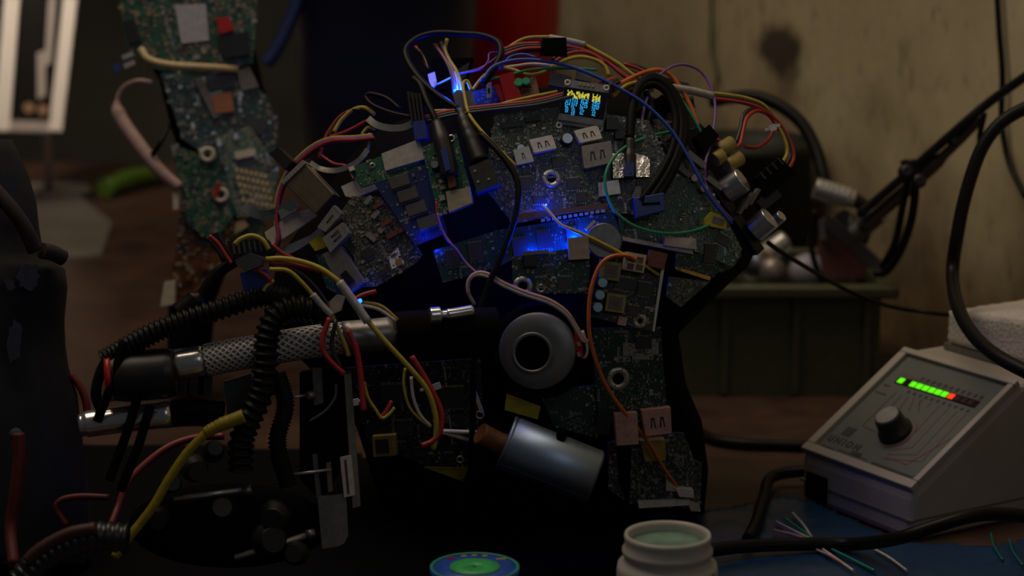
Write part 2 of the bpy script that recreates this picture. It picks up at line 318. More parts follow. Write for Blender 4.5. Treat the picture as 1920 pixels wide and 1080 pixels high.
def hole(pl, par, x, y, r, r0=None, hg=1.5, label=None):
    mb = MB(); r0 = r0 or r * .45
    pl.ring(mb, x, y, r0, r, -.5, hg, tin); pl.cyl(mb, x, y, r0, -1, .2, blkm)
    for k in range(4): a = k * math.pi / 2 + .4; pl.slab(mb, rect(x + math.cos(a) * (r0 + r) / 2, y + math.sin(a) * (r0 + r) / 2, (r - r0), 1.6, -math.degrees(a)), hg, hg + .6, gry)
    return mb.build('mounting_ring', par, label)
def can(pl, par, x, y, r, hg, m=None, top=None, label=None):
    mb = MB(); pl.cyl(mb, x, y, r, 0, hg, m or blk, 20, [(r, 0), (r, hg * .92), (r * .93, hg)]); pl.cyl(mb, x, y, r * .8, hg, hg + .6, top or alu)
    return mb.build('capacitor', par, label)

# -- back boards first, the ones in front after them
bC, pC = board([(928, 216), (1052, 200), (1216, 226), (1252, 300), (1236, 402), (1080, 398), (962, 420), (905, 345)], pS, 0, 'large grey-green board at the crown', 1.0, 5, avoid=((1017, 273, 26), (1100, 258, 26), (1118, 293, 28), (1034, 335, 19)))
pu = [(1000, 290), (1042, 281), (1033, 257), (991, 266)]
port(pC, bC, pu, 14, white, label='pale metal port left of the little screen'); port(pC, bC, [(1085, 272), (1127, 263), (1118, 239), (1074, 250)], 16, white, label='pale metal port below the little screen')
port(pC, bC, [(1093, 320), (1147, 308), (1143, 269), (1088, 279)], 18, mat('dull_metal', (.30, .26, .23), .45, .7), 2, 'large dull double port')
port(pC, bC, [(968, 312), (1000, 305), (990, 277), (961, 285)], 12, tin, 1, 'small metal port')
hole(pC, bC, 1034, 335, 18); can(pC, bC, 1062, 264, 12, 16); can(pC, bC, 976, 280, 9, 8)
ic(pC, bC, 1046, 304, 22, 20, 8); ic(pC, bC, 1160, 250, 16, 26, 0, 12, False, blk, name='connector'); ic(pC, bC, 1146, 236, 22, 22, 0, 16, False, blk, name='connector')
block(pC, bC, 'metal_can', [(1122, 372), (1162, 366), (1158, 340), (1120, 346)], 0, 12, tin)
for q in ((1075, 345, 24, 20), (985, 345, 26, 24), (1090, 370, 18, 18), (950, 300, 22, 22), (1010, 375, 20, 14), (1205, 350, 22, 30)): ic(pC, bC, *q, 6)
for q in ((960, 235, 40, 10), (1000, 225, 30, 8)): block(pC, bC, 'slot', rect(*q, 6), 0, 6, blk)
# ram slot bar and memory stick lit blue
mb = MB(); pl = surf(1050, 400, 6, .4); pl.slab(mb, [(955, 416), (1138, 390), (1136, 382), (955, 404)], 0, 9, mat('brown_slot', (.16, .075, .03), .5)); o = mb.build('memory_slot', robot, 'brown memory slot bar')
for k in range(12): block(pl, o, 'contact', rect(1018 + k * 10.2, 413 - k * 1.55, 7, 5, 7), -4, 4, solder)
bR, pR = board([(812, 470), (930, 432), (1150, 398), (1162, 430), (1095, 466), (958, 488), (925, 505), (830, 530)], pD, -10, 'green memory stick lit blue', .45, 8, damp=.3)
for q in ((892, 472, 27, 34), (848, 484, 26, 30), (1021, 450, 27, 33), (975, 464, 27, 34), (1072, 440, 20, 26)): ic(pR, bR, *q, 8, 5)
# RAM board, blue, four big chips
bB, pB_ = board([(702, 345), (797, 314), (838, 436), (779, 461)], pB, 16, 'blue memory board with four large chips', .35, 18, avoid=((750, 341, 18), (766, 365, 18), (782, 392, 18), (801, 417, 18)))
for x, y in ((750, 341), (766, 366), (782, 392), (803, 418)): ic(pB_, bB, x, y, 37, 20, 18, 6, True, mat('grey_chip', (.075, .07, .066), .5))
# grey-green board with its ports
bM, pM_ = board([(640, 396), (660, 368), (712, 369), (781, 462), (792, 478), (776, 496), (704, 538), (680, 538), (662, 480), (640, 452)], pM, 10, 'dense grey-green board at the left cheek', 1.7, 30, avoid=((705, 470, 16),))
hole(pM_, bM, 692, 378, 7); ic(pM_, bM, 690, 475, 22, 18, 32); ic(pM_, bM, 716, 512, 18, 10, 32)
for q in ((711, 385, 20, 8), (726, 418, 22, 9), (738, 440, 24, 9), (754, 432, 16, 8)): block(pM_, bM, 'coil', rect(*q, 32), 0, 8, brn)
for q in ((692, 376, 18, 8), (706, 402, 18, 9), (718, 430, 16, 9), (697, 445, 8, 22)): block(pM_, bM, 'slug', rect(*q, 50), 0, 6, tin)
block(pM_, bM, 'label', [(735, 505), (758, 494), (746, 464), (728, 482)], 0, 1, white, 'small white sticker')
mb = MB(); pM_.slab(mb, rect(738, 479, 12, 6, 32), 1, 1.5, grw); pM_.cyl(mb, 748, 492, 7, 1, 2, gold); mb.build('sticker_print', bM)
port(pM_, bM, [(617, 437), (602, 428), (632, 388), (647, 404)][::-1], 20, tin, 1, 'metal port in the left cheek'); port(pM_, bM, [(627, 476), (612, 449), (648, 420), (661, 441)][::-1], 22, tin, 2, 'lower metal port in the left cheek')
# network jack
plj = surf(596, 358, 34, .5); mb = MB(); plj.slab(mb, [(543, 347), (583, 310), (640, 370), (604, 408)], 0, 34, mat('brown_metal', (.17, .14, .10), .38, .6)); oj = mb.build('network_jack', robot, 'boxy metal network jack', bevel=.0006)
block(plj, oj, 'shield_lip', [(541, 347), (582, 307), (588, 313), (547, 353)], 2, 37, tin)
for k in range(6): block(plj, oj, 'contact', rect(550 + k * 5.6, 346 - k * 5.2, 2, 5, 45), 36, 38, solder)
block(plj, oj, 'rear_plug', [(512, 292), (530, 280), (556, 306), (542, 322)], -14, 20, blk)
# grey connector box under the cheek
plx = surf(655, 500, 14, .5); bX = block(plx, robot, 'connector_block', [(612, 478), (645, 462), (690, 530), (664, 548), (640, 530)], 0, 22, gry, 'grey connector block under the cheek'); block(plx, bX, 'latch', rect(660, 522, 26, 14, -50), 22, 26, blk)
block(surf(594, 455, 16), robot, 'tape', [(580, 455), (606, 436), (616, 462), (592, 471)], 0, 2, yel, 'yellow tape scrap at the cheek')
# cream brackets on the left
plb = surf(550, 425, 8, .4); ob = block(plb, robot, 'bracket', [(498, 436), (548, 402), (600, 386), (606, 398), (560, 430), (508, 464)], 0, 5, cream, 'cream metal bracket at the left cheek'); block(plb, ob, 'edge', [(512, 470), (580, 440), (598, 424), (600, 440), (560, 466), (528, 482)], -16, -6, steel)
block(plb, ob, 'clamp', [(525, 397), (560, 380), (566, 390), (532, 412)], 5, 12, chrome)
bracket2 = block(surf(690, 330, 4, .4), robot, 'bracket', [(640, 350), (700, 322), (735, 335), (720, 350), (665, 372), (648, 368)], -4, 2, cream, 'cream plate under the green strip')
# curved prongs
def bent(name, pts, wd, th, m, label, lift=30):
    mb = MB(); P = spline([on(x, y, lift) for x, y in pts], 6); rs = []
    for i, p in enumerate(P):
        t = (P[min(i + 1, len(P) - 1)] - P[max(i - 1, 0)]).normalized(); u = AX.cross(t).normalized() * wd * .000285 / 2; v = AX * th * .000285 / 2
        rs.append([p - u - v, p + u - v, p + u + v, p - u + v])
    mb.rings(rs, m, True, False); return mb.build(name, robot, label)
bent('curved_prong', [(690, 222), (706, 234), (730, 240), (756, 239), (776, 230)], 13, 10, steel, 'curved steel prong above the green strip')
bent('curved_prong', [(582, 305), (600, 316), (625, 320), (650, 314), (674, 300), (690, 280)], 10, 10, steel, 'ring-shaped steel prong under the wires')
bent('curved_prong', [(456, 385), (472, 397), (492, 403), (510, 402), (535, 390), (555, 378)], 19, 8, alu, 'broad flat silver prong at far left')
# green strip with silver cover
bS, pS_ = board([(652, 316), (785, 266), (803, 312), (676, 352)], pG, 26, 'green strip board with silver cover', .6, 20, yaw=4)
block(pS_, bS, 'cover', [(717, 290), (786, 263), (800, 299), (724, 322)], 0, 7, mat('brushed_cover', (.42, .39, .35), .5, .5), 'silver cover plate')
hole(pS_, bS, 698, 311, 6, 3); block(pS_, bS, 'socket', rect(661, 318, 10, 8, 20), 0, 8, cream)
for k in range(14): block(pS_, bS, 'print', rect(735 + k * 3.8, 321 - k * 1.25, 2, 4, 20), 0, .4, silk)
# green USB adapter board
bG, pG_ = board([(790, 276), (856, 250), (888, 378), (823, 405)], pG, 30, 'bright green adapter board holding a usb plug', .8, 16, avoid=((862, 378, 22), (835, 300, 14)))
block(pG_, bG, 'shield', [(838, 362), (882, 354), (888, 383), (844, 401)], 0, 12, mat('shield_tin', (.5, .42, .32), .4, .6), 'bent tin shield'); can(pG_, bG, 818, 313, 9, 18, blk, alu); hole(pG_, bG, 846, 260, 8, 4)
for k in range(7): block(pG_, bG, 'contact', rect(826 + k * 9, 402 - k * 3.6, 5, 5, 20), -5, 1, solder)
for q in ((828, 340, 10, 8), (832, 352, 12, 7), (822, 330, 8, 8), (830, 372, 10, 10)): block(pG_, bG, 'part', rect(*q, 16), 0, 5, random.choice((solder, tan)))
# black video plug and usb block beside it
plv = surf(905, 315, 30, .4); mbv = MB(); plv.slab(mbv, [(880, 318), (918, 302), (938, 348), (896, 364)], 0, 22, mat('dark_usb', (.06, .055, .05), .4, .3)); ov = mbv.build('usb_block', robot, 'dark usb socket with blue-lit rim'); block(plv, ov, 'rim', [(893, 361), (937, 345), (940, 351), (896, 368)], -2, 24, blp)  # the rim's blue colour stands in for the LED glow on it
for q in ((892, 325), (918, 340), (898, 345)): block(plv, ov, 'dimple', rect(*q, 5, 4, 20), 22, 23, tin)
mb = MB(); mb.tube([on(862, 205, 44), on(872, 235, 44), on(886, 270, 42), on(900, 305, 40)], .0046, blk, 14, rf=lambda t: .62 + .55 * t + (.07 if int(t * 24) % 2 and t < .6 else 0)); mb.build('video_plug', robot, 'ribbed black cable plug')
mb = MB(); mb.tube([on(818, 228, 52), on(828, 262, 50), on(838, 300, 46), on(843, 332, 42)], .0042, blk, 10, rf=lambda t: .7 + .5 * min(1, t * 3)); op = mb.build('usb_plug', robot, 'slim black usb plug on the green board')
block(surf(836, 300, 64), op, 'grip', [(826, 282), (838, 278), (846, 318), (836, 322)], 0, 4, blp)
block(surf(842, 340, 40), op, 'tip', [(838, 326), (852, 322), (856, 350), (843, 355)], -4, 8, brn)
# ribbed black connector stack
pls = surf(785, 215, 40, .4); mb = MB()
for k in range(4): pls.slab(mb, rect(772 + k * 7, 206 + k * 1, 4.5, 60, 8), 0, 16 - k, blk)
pls.slab(mb, rect(784, 210, 28, 50, 8), -8, 6, blkm); oc = mb.build('ribbed_connector', robot, 'black ribbed ribbon connector'); block(pls, oc, 'foot', rect(790, 248, 24, 34, 8), -4, 16, blp)
# centre boards below the memory
bE, pE = board([(960, 482), (1068, 466), (1106, 474), (1105, 549), (962, 551)], pD, 12, 'dark board above the speaker', 1.1, 2, avoid=((980, 537, 19), (1083, 465, 20)))
mbx = block(pE, bE, 'jack', [(1063, 448), (1101, 443), (1104, 486), (1066, 488)], 0, 20, mat('jack_tan', (.34, .27, .21), .5), 'tan socket'); block(pE, bE, 'jack', rect(994, 490, 24, 20), 0, 16, blk); block(pE, bE, 'header', [(980, 472), (1028, 468), (1028, 475), (980, 480)], 0, 8, gry)
hole(pE, bE, 980, 537, 19, 9); hole(pE, bE, 1014, 541, 9, 4); ic(pE, bE, 1060, 530, 26, 22); ic(pE, bE, 1030, 505, 18, 14)
mb = MB(); plc = surf(1132, 452, 18, .4); plc.cyl(mb, 1132, 452, 34, 0, 9, mat('cell_steel', (.17, .16, .15), .38, .9), 36, [(34, 0), (34, 7), (31, 9)]); plc.slab(mb, rect(1132, 452, 10, 2.5, 40), 9, 9.6, gry); plc.slab(mb, rect(1132, 452, 2.5, 10, 40), 9, 9.6, gry); mb.build('coin_cell', robot, 'round dark coin cell battery')
block(plc, robot, 'pin', [(1095, 430), (1112, 413), (1116, 417), (1099, 434)], 9, 13, cream, 'little cream pin by the coin cell')
# right side boards
bH, pH = board([(1150, 352), (1222, 330), (1262, 282), (1318, 318), (1352, 392), (1392, 468), (1372, 500), (1300, 470), (1165, 446)], pcb('mid_green_board', (.030, .075, .050), dens=.56), 6, 'wide green board on the right temple', 1.0, 8, damp=.5)
block(pH, bH, 'connector', [(1164, 444), (1296, 470), (1298, 478), (1166, 452)], 0, 8, cream, 'long cream strip connector'); ox = block(pH, bH, 'connector', [(1242, 446), (1300, 449), (1301, 470), (1240, 462)], 0, 16, cream, 'cream pin header')
for x, y in ((1340, 415), (1318, 355), (1300, 335)): can(pH, bH, x, y, 8, 9, tan, cream)
o = block(pH, bH, 'inductor', [(1318, 412), (1330, 398), (1360, 412), (1358, 432), (1318, 424)], 0, 12, yel, 'yellow taped inductor'); block(pH, o, 'core', rect(1342, 416, 22, 12, -20), 12, 13, gry)
for k in range(9): block(pH, bH, 'contact', rect(1283, 402 + k * 4.5, 9, 2, 0), 0, 2, silk)
for q in ((1302, 300, 40, 12), (1338, 345, 34, 10), (1280, 322, 30, 10)): block(pH, bH, 'slot', rect(*q, -38), 0, 10, gry)
ic(pH, bH, 1355, 450, 24, 18, -30); ic(pH, bH, 1180, 420, 18, 18)
bI, pI = board([(1268, 468), (1310, 476), (1352, 470), (1348, 510), (1332, 524), (1266, 503)], pD, 10, 'small green card with gold edge', .5, -14)
block(pI, bI, 'edge_contacts', [(1265, 500), (1268, 506), (1330, 526), (1332, 519)], 0, 2, gold, 'gold contact edge'); ic(pI, bI, 1330, 476, 22, 36, -6, 6)
bI2, _ = board([(1255, 518), (1332, 528), (1276, 576), (1250, 556)], pM, 2, 'grey-green scrap board behind', 1, 20)
bQ, pQ = board([(1340, 475), (1392, 476), (1376, 500), (1352, 512)], pS, 4, None, 1, 10)
# blue data plug and black flat cable
pld = surf(1213, 390, 22, .3); od = block(pld, robot, 'data_plug', [(1184, 374), (1241, 364), (1243, 398), (1188, 412)], 0, 26, blp, 'blue data plug with black ribbon', .0006); block(pld, od, 'slot', rect(1216, 385, 34, 5, 4), 26, 27, blkm); block(pld, od, 'side', [(1182, 374), (1190, 352), (1198, 352), (1198, 374)], 4, 22, gry)
# foil square with its plug
plf = surf(1183, 312, 20, .2, yaw=6, pitch=24)
foil = mat('crumpled_foil', (.80, .80, .80), .22, 1.0, .05, 260, 1.0); of = block(plf, robot, 'foil_square', [(1148, 290), (1218, 286), (1217, 333), (1149, 336)], 0, 4, foil, 'crumpled silver foil square')
mb = MB(); mb.tube([on(1181, 262, 34), on(1181, 290, 34), on(1181, 332, 34)], .0032, blk, 8, rf=lambda t: .9 if t < .5 else 1.1); op2 = mb.build('usb_plug', robot, 'black plug on the foil square'); block(surf(1180, 318, 46), op2, 'grip', rect(1180, 318, 16, 26), 0, 2, blp)
# chip board right of the speaker
bJ, pJ = board([(1128, 478), (1178, 474), (1246, 492), (1226, 622), (1108, 594), (1106, 552)], pK, 16, 'board with yellow coils and blue capped capacitors', 1.0, -8, avoid=((1142, 508, 20), (1150, 568, 22), (1185, 492, 20)))
for x, y, a in ((1142, 508, -8), (1151, 568, -8)):
    o = block(pJ, bJ, 'coil', rect(x, y, 36, 34, a), 0, 14, mat('ochre_coil', (.30, .22, .05), .5), 'square yellow-edged coil'); block(pJ, o, 'core', rect(x, y, 25, 23, a), 14, 15, grw); block(pJ, o, 'mark', rect(x, y, 10, 9, a), 15, 15.6, brn)
bc = mat('blue_cap_top', (.30, .55, .72), .35, .3)
for x, y in ((1126, 530), (1121, 553), (1117, 576)): can(pJ, bJ, x, y, 11, 18, blk, bc, 'capacitor with pale blue top')
o = block(pJ, bJ, 'power_socket', rect(1186, 492, 38, 34, -10), 0, 20, cream, 'cream four-hole power socket')
for u, v in ((-8, -7), (9, -4), (-9, 8), (8, 10)): block(pJ, o, 'hole', rect(1186 + u, 492 + v, 12, 11, -10), 20, 20.8, brn)
block(pJ, bJ, 'connector', [(1216, 468), (1248, 476), (1241, 506), (1210, 498)], 0, 16, brn, 'brown block'); ic(pJ, bJ, 1171, 532, 38, 22, -10); ic(pJ, bJ, 1208, 542, 26, 24, -10); ic(pJ, bJ, 1186, 583, 22, 20, -10)
hole(pJ, bJ, 1200, 602, 14, 5); block(pJ, bJ, 'part', rect(1165, 602, 16, 16, -10), 0, 8, pnk)
block(pJ, bJ, 'edge_strip', [(1240, 492), (1246, 494), (1226, 622), (1222, 620)], 0, 5, tin, 'bright metal edge')
# lower neck boards
bK, pK_ = board([(1112, 616), (1238, 613), (1252, 784), (1126, 800), (1116, 720)], pD, 8, 'dark board with large mounting ring on the neck', .9, -2, avoid=((1159, 709, 23), (1160, 650, 18)))
hole(pK_, bK, 1159, 710, 22, 11, 2, 'large pale mounting ring'); ic(pK_, bK, 1206, 642, 30, 22)
for q in ((1180, 655, 24, 24), (1222, 650, 26, 30), (1205, 668, 40, 12)): block(pK_, bK, 'pad', rect(*q), 0, 1, silk)
port(pK_, bK, [(1206, 812), (1255, 806), (1253, 760), (1199, 766)], 18, pnk, 2, 'pinkish twin port', 'usb_port'); block(pK_, bK, 'connector', [(1148, 772), (1190, 769), (1193, 828), (1152, 831)], 4, 20, pnk, 'pink rectangular connector')
block(pK_, bK, 'connector', rect(1130, 790, 24, 44, -4), 0, 10, blk)
bL, pL = board([(1140, 832), (1190, 812), (1282, 812), (1302, 862), (1316, 870), (1313, 954), (1180, 944), (1142, 918)], pS, 4, 'speckled board at the bottom of the neck', 1.5, 2)
block(pL, bL, 'relay', [(1195, 820), (1242, 818), (1243, 856), (1205, 859)], 0, 18, mat('ochre_relay', (.34, .26, .04), .5), 'yellow relay'); block(pL, bL, 'strip', [(1194, 938), (1290, 934), (1290, 944), (1196, 950)], 0, 8, white, 'white strip'); block(pL, bL, 'connector', [(1262, 910), (1296, 913), (1297, 928), (1270, 926)], 0, 14, white, 'white plug at the neck end')
block(pL, bL, 'connector', [(1246, 890), (1262, 896), (1266, 918), (1246, 916)], 0, 10, cream); block(pL, bL, 'tab', [(1286, 936), (1310, 944), (1312, 957), (1294, 956)], 0, 6, cream); block(pL, bL, 'strap', [(1158, 820), (1182, 825), (1178, 940), (1160, 900)], 0, 8, blkm, 'black strap')
bN, pN = board([(1010, 735), (1118, 722), (1132, 762), (1112, 820), (1040, 800)], pD, 0, 'green board under the speaker', .6, 12); block(pN, bN, 'rail', [(1112, 808), (1130, 762), (1136, 764), (1118, 822)], 0, 4, mat('ochre_rail', (.30, .19, .04), .5))
block(surf(982, 762, 2), robot, 'tape', [(950, 738), (1014, 762), (1008, 786), (946, 768)], 0, 2, yel, 'yellow tape under the speaker')
block(surf(838, 888, -6), robot, 'tape', [(795, 875), (878, 877), (868, 902)], 0, 2, yel, 'yellow tape at the jaw')
bP, pP = board([(648, 690), (900, 672), (905, 760), (880, 876), (800, 874), (690, 830)], pcb('jaw_board', (0.010, .013, .012), (.05, .055, .05), .45), -14, 'dark jaw board behind the hose', .9, 4, pal=PALD)
for q in ((735, 735, 40, 30), (848, 745, 44, 40), (760, 800, 30, 24)): ic(pP, bP, *q, 2)
o = block(pP, bP, 'coil', rect(724, 832, 44, 38, 4), 0, 14, mat('ochre_coil', (.30, .22, .05), .5)); block(pP, o, 'core', rect(720, 832, 24, 26, 4), 14, 15, chip)
hole(pP, bP, 863, 862, 8, 4); hole(pP, bP, 900, 778, 9, 5); block(pP, bP, 'pin', [(883, 722), (890, 720), (908, 770), (902, 772)], 4, 8, cream)
for k in range(5): block(pP, bP, 'trace_bar', rect(835 + k * 3, 700 + k * 30, 3, 26, 8), 0, 2, silk)
# ------------------------------------------------------------------ little display on the crown
plo = surf(1095, 196, 44, .2, yaw=-2, pitch=4)
bo = block(plo, robot, 'display', [(1061, 148), (1143, 161), (1131, 243), (1043, 232)], -4, 0, mat('display_board', (.22, .23, .25), .35), 'small lit display with yellow and blue characters')
block(plo, bo, 'screen_glass', [(1058, 164), (1141, 176), (1131, 225), (1050, 212)], 0, 6, mat('screen_black', (.010, .010, .018), .12))
block(plo, bo, 'bottom_glass', [(1050, 213), (1131, 226), (1129, 238), (1046, 225)], 0, 5, mat('smoky_glass', (.16, .165, .17), .2))
for x, y in ((1064, 155), (1137, 165), (1048, 235), (1124, 242)):
    mb = MB(); plo.ring(mb, x, y, 3.2, 6, -4, 1.2, white, 20); mb.build('corner_ring', bo)
for k in range(4): block(plo, bo, 'pin', rect(1087 + k * 8, 158 + k * 1.2, 4, 4), 0, 2, gold)
ey, ec = emit('display_yellow', (.86, .80, .08), .46), emit('display_cyan', (.03, .50, 1.0), .75)
def sp(u, v): return (1063 + 65 * u - 8 * v, 168 + 9.5 * u + 47 * v)   # across, down the screen
mby, mbc = MB(), MB(); rr = random.Random(3)
def glyph(mb, u, v, du, dv, m):
    for q in range(5):
        a, b = u + du * rr.random() * .7, v + dv * rr.random() * .75
        plo.slab(mb, [sp(a, b), sp(a + du * .36, b), sp(a + du * .36, b + dv * .24), sp(a, b + dv * .24)], 6, 6.3, m)
for k in range(12):
    if k in (8,): continue
    glyph(mby, .02 + k * .08, .02 + (.06 if k > 8 else .0) + .04 * rr.random(), .085, .32, ey); glyph(mby, .02 + k * .08, .04, .085, .30, ey)
for u0, u1, ln in ((0, .17, 9), (.19, .38, 10), (.44, .66, 9), (.78, 1.0, 9)):
    for r_ in range(ln):
        m_ = max(1, int((u1 - u0) / .05 * (1 if r_ < 5 else .65)))
        for k in range(m_): glyph(mbc, u0 + k * (u1 - u0) / max(1, int((u1 - u0) / .05)) + (.03 if r_ > 5 else 0), .30 + r_ * .07, .055, .075, ec)
mby.build('yellow_text', bo, 'yellow line of characters', kind='stuff'); mbc.build('blue_text', bo, 'four columns of light blue characters', kind='stuff')
# ------------------------------------------------------------------ speaker
plk = surf(1010, 660, 18, .2, yaw=-8, pitch=2)
mb = MB(); plk.cyl(mb, 1014, 656, 88, -30, -8, blk, 40, [(70, -30), (90, -14), (88, -8)]); plk.ring(mb, 1014, 656, 70, 92, -12, -4, blkm, 40); so = mb.build('speaker', robot, 'round loudspeaker with bare grey magnet')
mb = MB(); plk.cyl(mb, 1009, 657, 72, -6, 22, mat('magnet_grey', (.20, .20, .205), .42, .6, .05), 56, [(70, -8), (72, -6), (72, 18), (69, 22), (39, 22)]); mb.build('magnet', so)
mb = MB(); plk.ring(mb, 1001, 661, 32, 39, 21, 25, mat('magnet_grey', (.2, .2, .2)), 40); mb.build('pole_rim', so); mb = MB(); plk.cyl(mb, 1001, 661, 32, 16, 22.5, blkm, 36); mb.build('pole_hole', so)
block(plk, so, 'terminal', [(1076, 612), (1090, 625), (1094, 672), (1082, 668)], -4, 4, redp, 'red terminal strip')
for y in (622, 645, 664): block(plk, so, 'solder_lug', rect(1086, y, 8, 6, -70), 4, 8, solder)
# ------------------------------------------------------------------ aluminium cylinder below the speaker
A0, A1 = Vector((948, 829)), Vector((1117, 896)); pm = on(1032, 862, 46)
axd = ((at(A1.x, A1.y, 1.246) - at(A0.x, A0.y, 1.246))).normalized(); c0 = at(A0.x, A0.y, 1.246); Lc = (at(A1.x, A1.y, 1.246) - at(A0.x, A0.y, 1.246)).length; R = .0148
mb = MB(); xx = axd.orthogonal().normalized(); yy = axd.cross(xx); N_ = 48; rs = []
for r_, h in ((R * .86, 0), (R, 0), (R, .03), (R * .97, .035), (R * .97, .05), (R, .055), (R, .97), (R * .86, 1), (R * .86, .6)):
    rs.append([c0 + axd * (Lc * h) + (xx * math.cos(2 * math.pi * i / N_) + yy * math.sin(2 * math.pi * i / N_)) * r_ for i in range(N_)])
blu_alu = mat('bluish_aluminium', (.36, .46, .60), .46, 1.0, .04)
mb.rings([r for r in rs[:8]], blu_alu); oc = mb.build('metal_cylinder', robot, 'bluish aluminium cylinder under the speaker')
for x, y in ((1053, 817), (1011, 916)):
    pn = Plane(at(x, y, 1.238), -AX); mb = MB(); pn.cyl(mb, x, y, 10, -30, 4, blkm, 20); mb.build('notch', oc)
for k, (s0, s1) in enumerate((((936, 868), (1100, 932)), ((946, 838), (1108, 902)))): mb = MB(); mb.bar(at(*s0, 1.2335 + .0015 * (1 - k) * 2), at(*s1, 1.2335 + .0015 * (1 - k) * 2), .0012, .0012, mat('groove', (.10, .12, .16), .4, .8)); mb.build('groove', oc)
mb = MB(); mb.tube([at(900, 812, 1.246), at(930, 828, 1.25), at(955, 838, 1.25)], .0058, mat('amber_sleeve', (.25, .09, .02), .4), 12); mb.build('sleeve', robot, 'amber sleeve on the white wires')
# ------------------------------------------------------------------ metal cans on the right edge
plr = surf(1380, 395, 6, .4, yaw=22)
mb = MB(); plr.slab(mb, [(1318, 326), (1330, 318), (1432, 466), (1420, 478)], -16, 2, blk); oe = mb.build('edge_board', robot, 'dark board seen edge-on carrying two metal cans')
def side_can(p0, p1, r, d, m, par, lab):
    a_, b2 = at(*p0, d), at(*p1, d - .004); mb = MB(); L_ = (b2 - a_).length; mb.lathe(a_, b2 - a_, [(r * .9, 0), (r * .97, .0001), (r, .0004), (r, .001), (r, L_ - .001), (r, L_ - .0004), (r * .97, L_ - .0001), (r * .9, L_)], m, 32); return mb.build('metal_can', par, lab)
side_can((1360, 358), (1393, 336), .0071, sd(1375, 345) - .006, alu, oe, 'upper silver metal can'); side_can((1413, 434), (1444, 408), .0069, sd(1430, 420) - .006, alu, oe, 'lower silver metal can')
side_can((1448, 420), (1466, 404), .0034, sd(1455, 415), alu, oe, 'small silver cap')
for k, (x, y) in enumerate(((1398, 378), (1388, 388), (1408, 370))): block(plr, oe, 'fin', rect(x, y, 6, 34, -32), 2, 12, gry)
plq = surf(1448, 330, 0, .3); o = block(plq, robot, 'power_connector', [(1408, 338), (1454, 300), (1484, 330), (1432, 372)], 0, 28, blkm, 'black multi-pin power connector at right edge')
for k in range(4): block(plq, o, 'rib', rect(1420 + k * 11, 334 - k * 9, 4, 16, 40), 28, 31, blk)
block(plq, robot, 'power_connector', rect(1440, 375, 44, 20, 38), -10, 10, blk, 'lower black connector at right edge')
for p0, p1 in (((1346, 284), (1372, 268)), ((1362, 312), (1388, 296)), ((1340, 300), (1355, 290))):
    a_, b2 = at(*p0, sd(*p0) - .006), at(*p1, sd(*p1) - .008); mb = MB(); mb.lathe(a_, b2 - a_, [(.004, 0), (.0042, .001), (.0042, (b2 - a_).length)], mat('ochre_barrel', (.32, .24, .08), .45), 16); mb.build('barrel_capacitor', robot, 'dull yellow barrel capacitor')
plt_ = surf(1310, 260, 6, .5); block(plt_, robot, 'connector_block', [(1296, 262), (1322, 240), (1340, 262), (1312, 296)], 0, 24, blkm, 'black block at the right temple')
board([(1238, 262), (1275, 250), (1312, 310), (1262, 300)], pS, 12, None, 1.6, 20); board([(1262, 312), (1300, 300), (1340, 352), (1322, 372)], pM, 14, None, 1.4, -30)
board([(1225, 222), (1262, 226), (1268, 256), (1226, 262)], pM, 10, None, 1.3, 10)
# crown clutter
plz = surf(900, 170, 4, .2)
o = block(plz, robot, 'card', [(800, 86), (884, 84), (868, 140), (812, 148)], -120, -106, blkm, 'black plug plate at the crown'); block(plz, o, 'label', [(850, 108), (876, 92), (868, 122), (850, 132)], -106, -105, mat('dim_print', (.03, .03, .03), .6))
block(plz, robot, 'connector_block', [(850, 182), (858, 174), (886, 176), (894, 204), (858, 208)], 10, 26, gry, 'grey wire connector at the crown'); block(plz, robot, 'relay', [(936, 146), (962, 139), (980, 190), (950, 196)], 0, 22, redp, 'red relay at the crown'); block(plz, robot, 'relay', [(926, 162), (938, 160), (950, 190), (940, 194)], 0, 14, redp, 'small red block at the crown')
o = block(plz, robot, 'label_strip', [(912, 158), (922, 155), (922, 184), (913, 186)], 4, 8, white, 'white marked strip'); block(plz, o, 'mark', rect(917, 172, 4, 10), 8, 8.5, blk); block(plz, robot, 'card', [(880, 172), (925, 160), (940, 200), (890, 208)], -12, -6, pS, None)
bZ, pZ = board([(985, 142), (1003, 136), (1012, 178), (968, 190), (962, 182), (992, 172)], mat('copper_board', (.20, .085, .04), .5), 12, 'small copper coloured card at the crown', 1.2, 10)
can(pZ, robot, 972, 160, 9, 14, gw, gw, 'green disc capacitor'); can(pZ, robot, 986, 158, 8, 14, gw, gw, 'second green disc capacitor')
o = block(plz, robot, 'power_connector', [(1012, 106), (1018, 78), (1062, 76), (1064, 108)], 4, 26, blkm, 'black wire connector on top of the crown')
for q in ((1050, 150, 40, 24), (1095, 140, 30, 20), (1150, 160, 28, 22), (1122, 148, 18, 18)): block(plz, robot, 'connector_block', rect(*q, -12), -20, -4, gry, None)
block(surf(1215, 205, -4, .4), robot, 'foam_block', [(1190, 214), (1240, 180), (1262, 205), (1230, 226)], -10, 10, blkm, 'black foam block behind the black cable'); board([(1230, 186), (1300, 182), (1310, 240), (1260, 250)], pK, -14, None, .6)
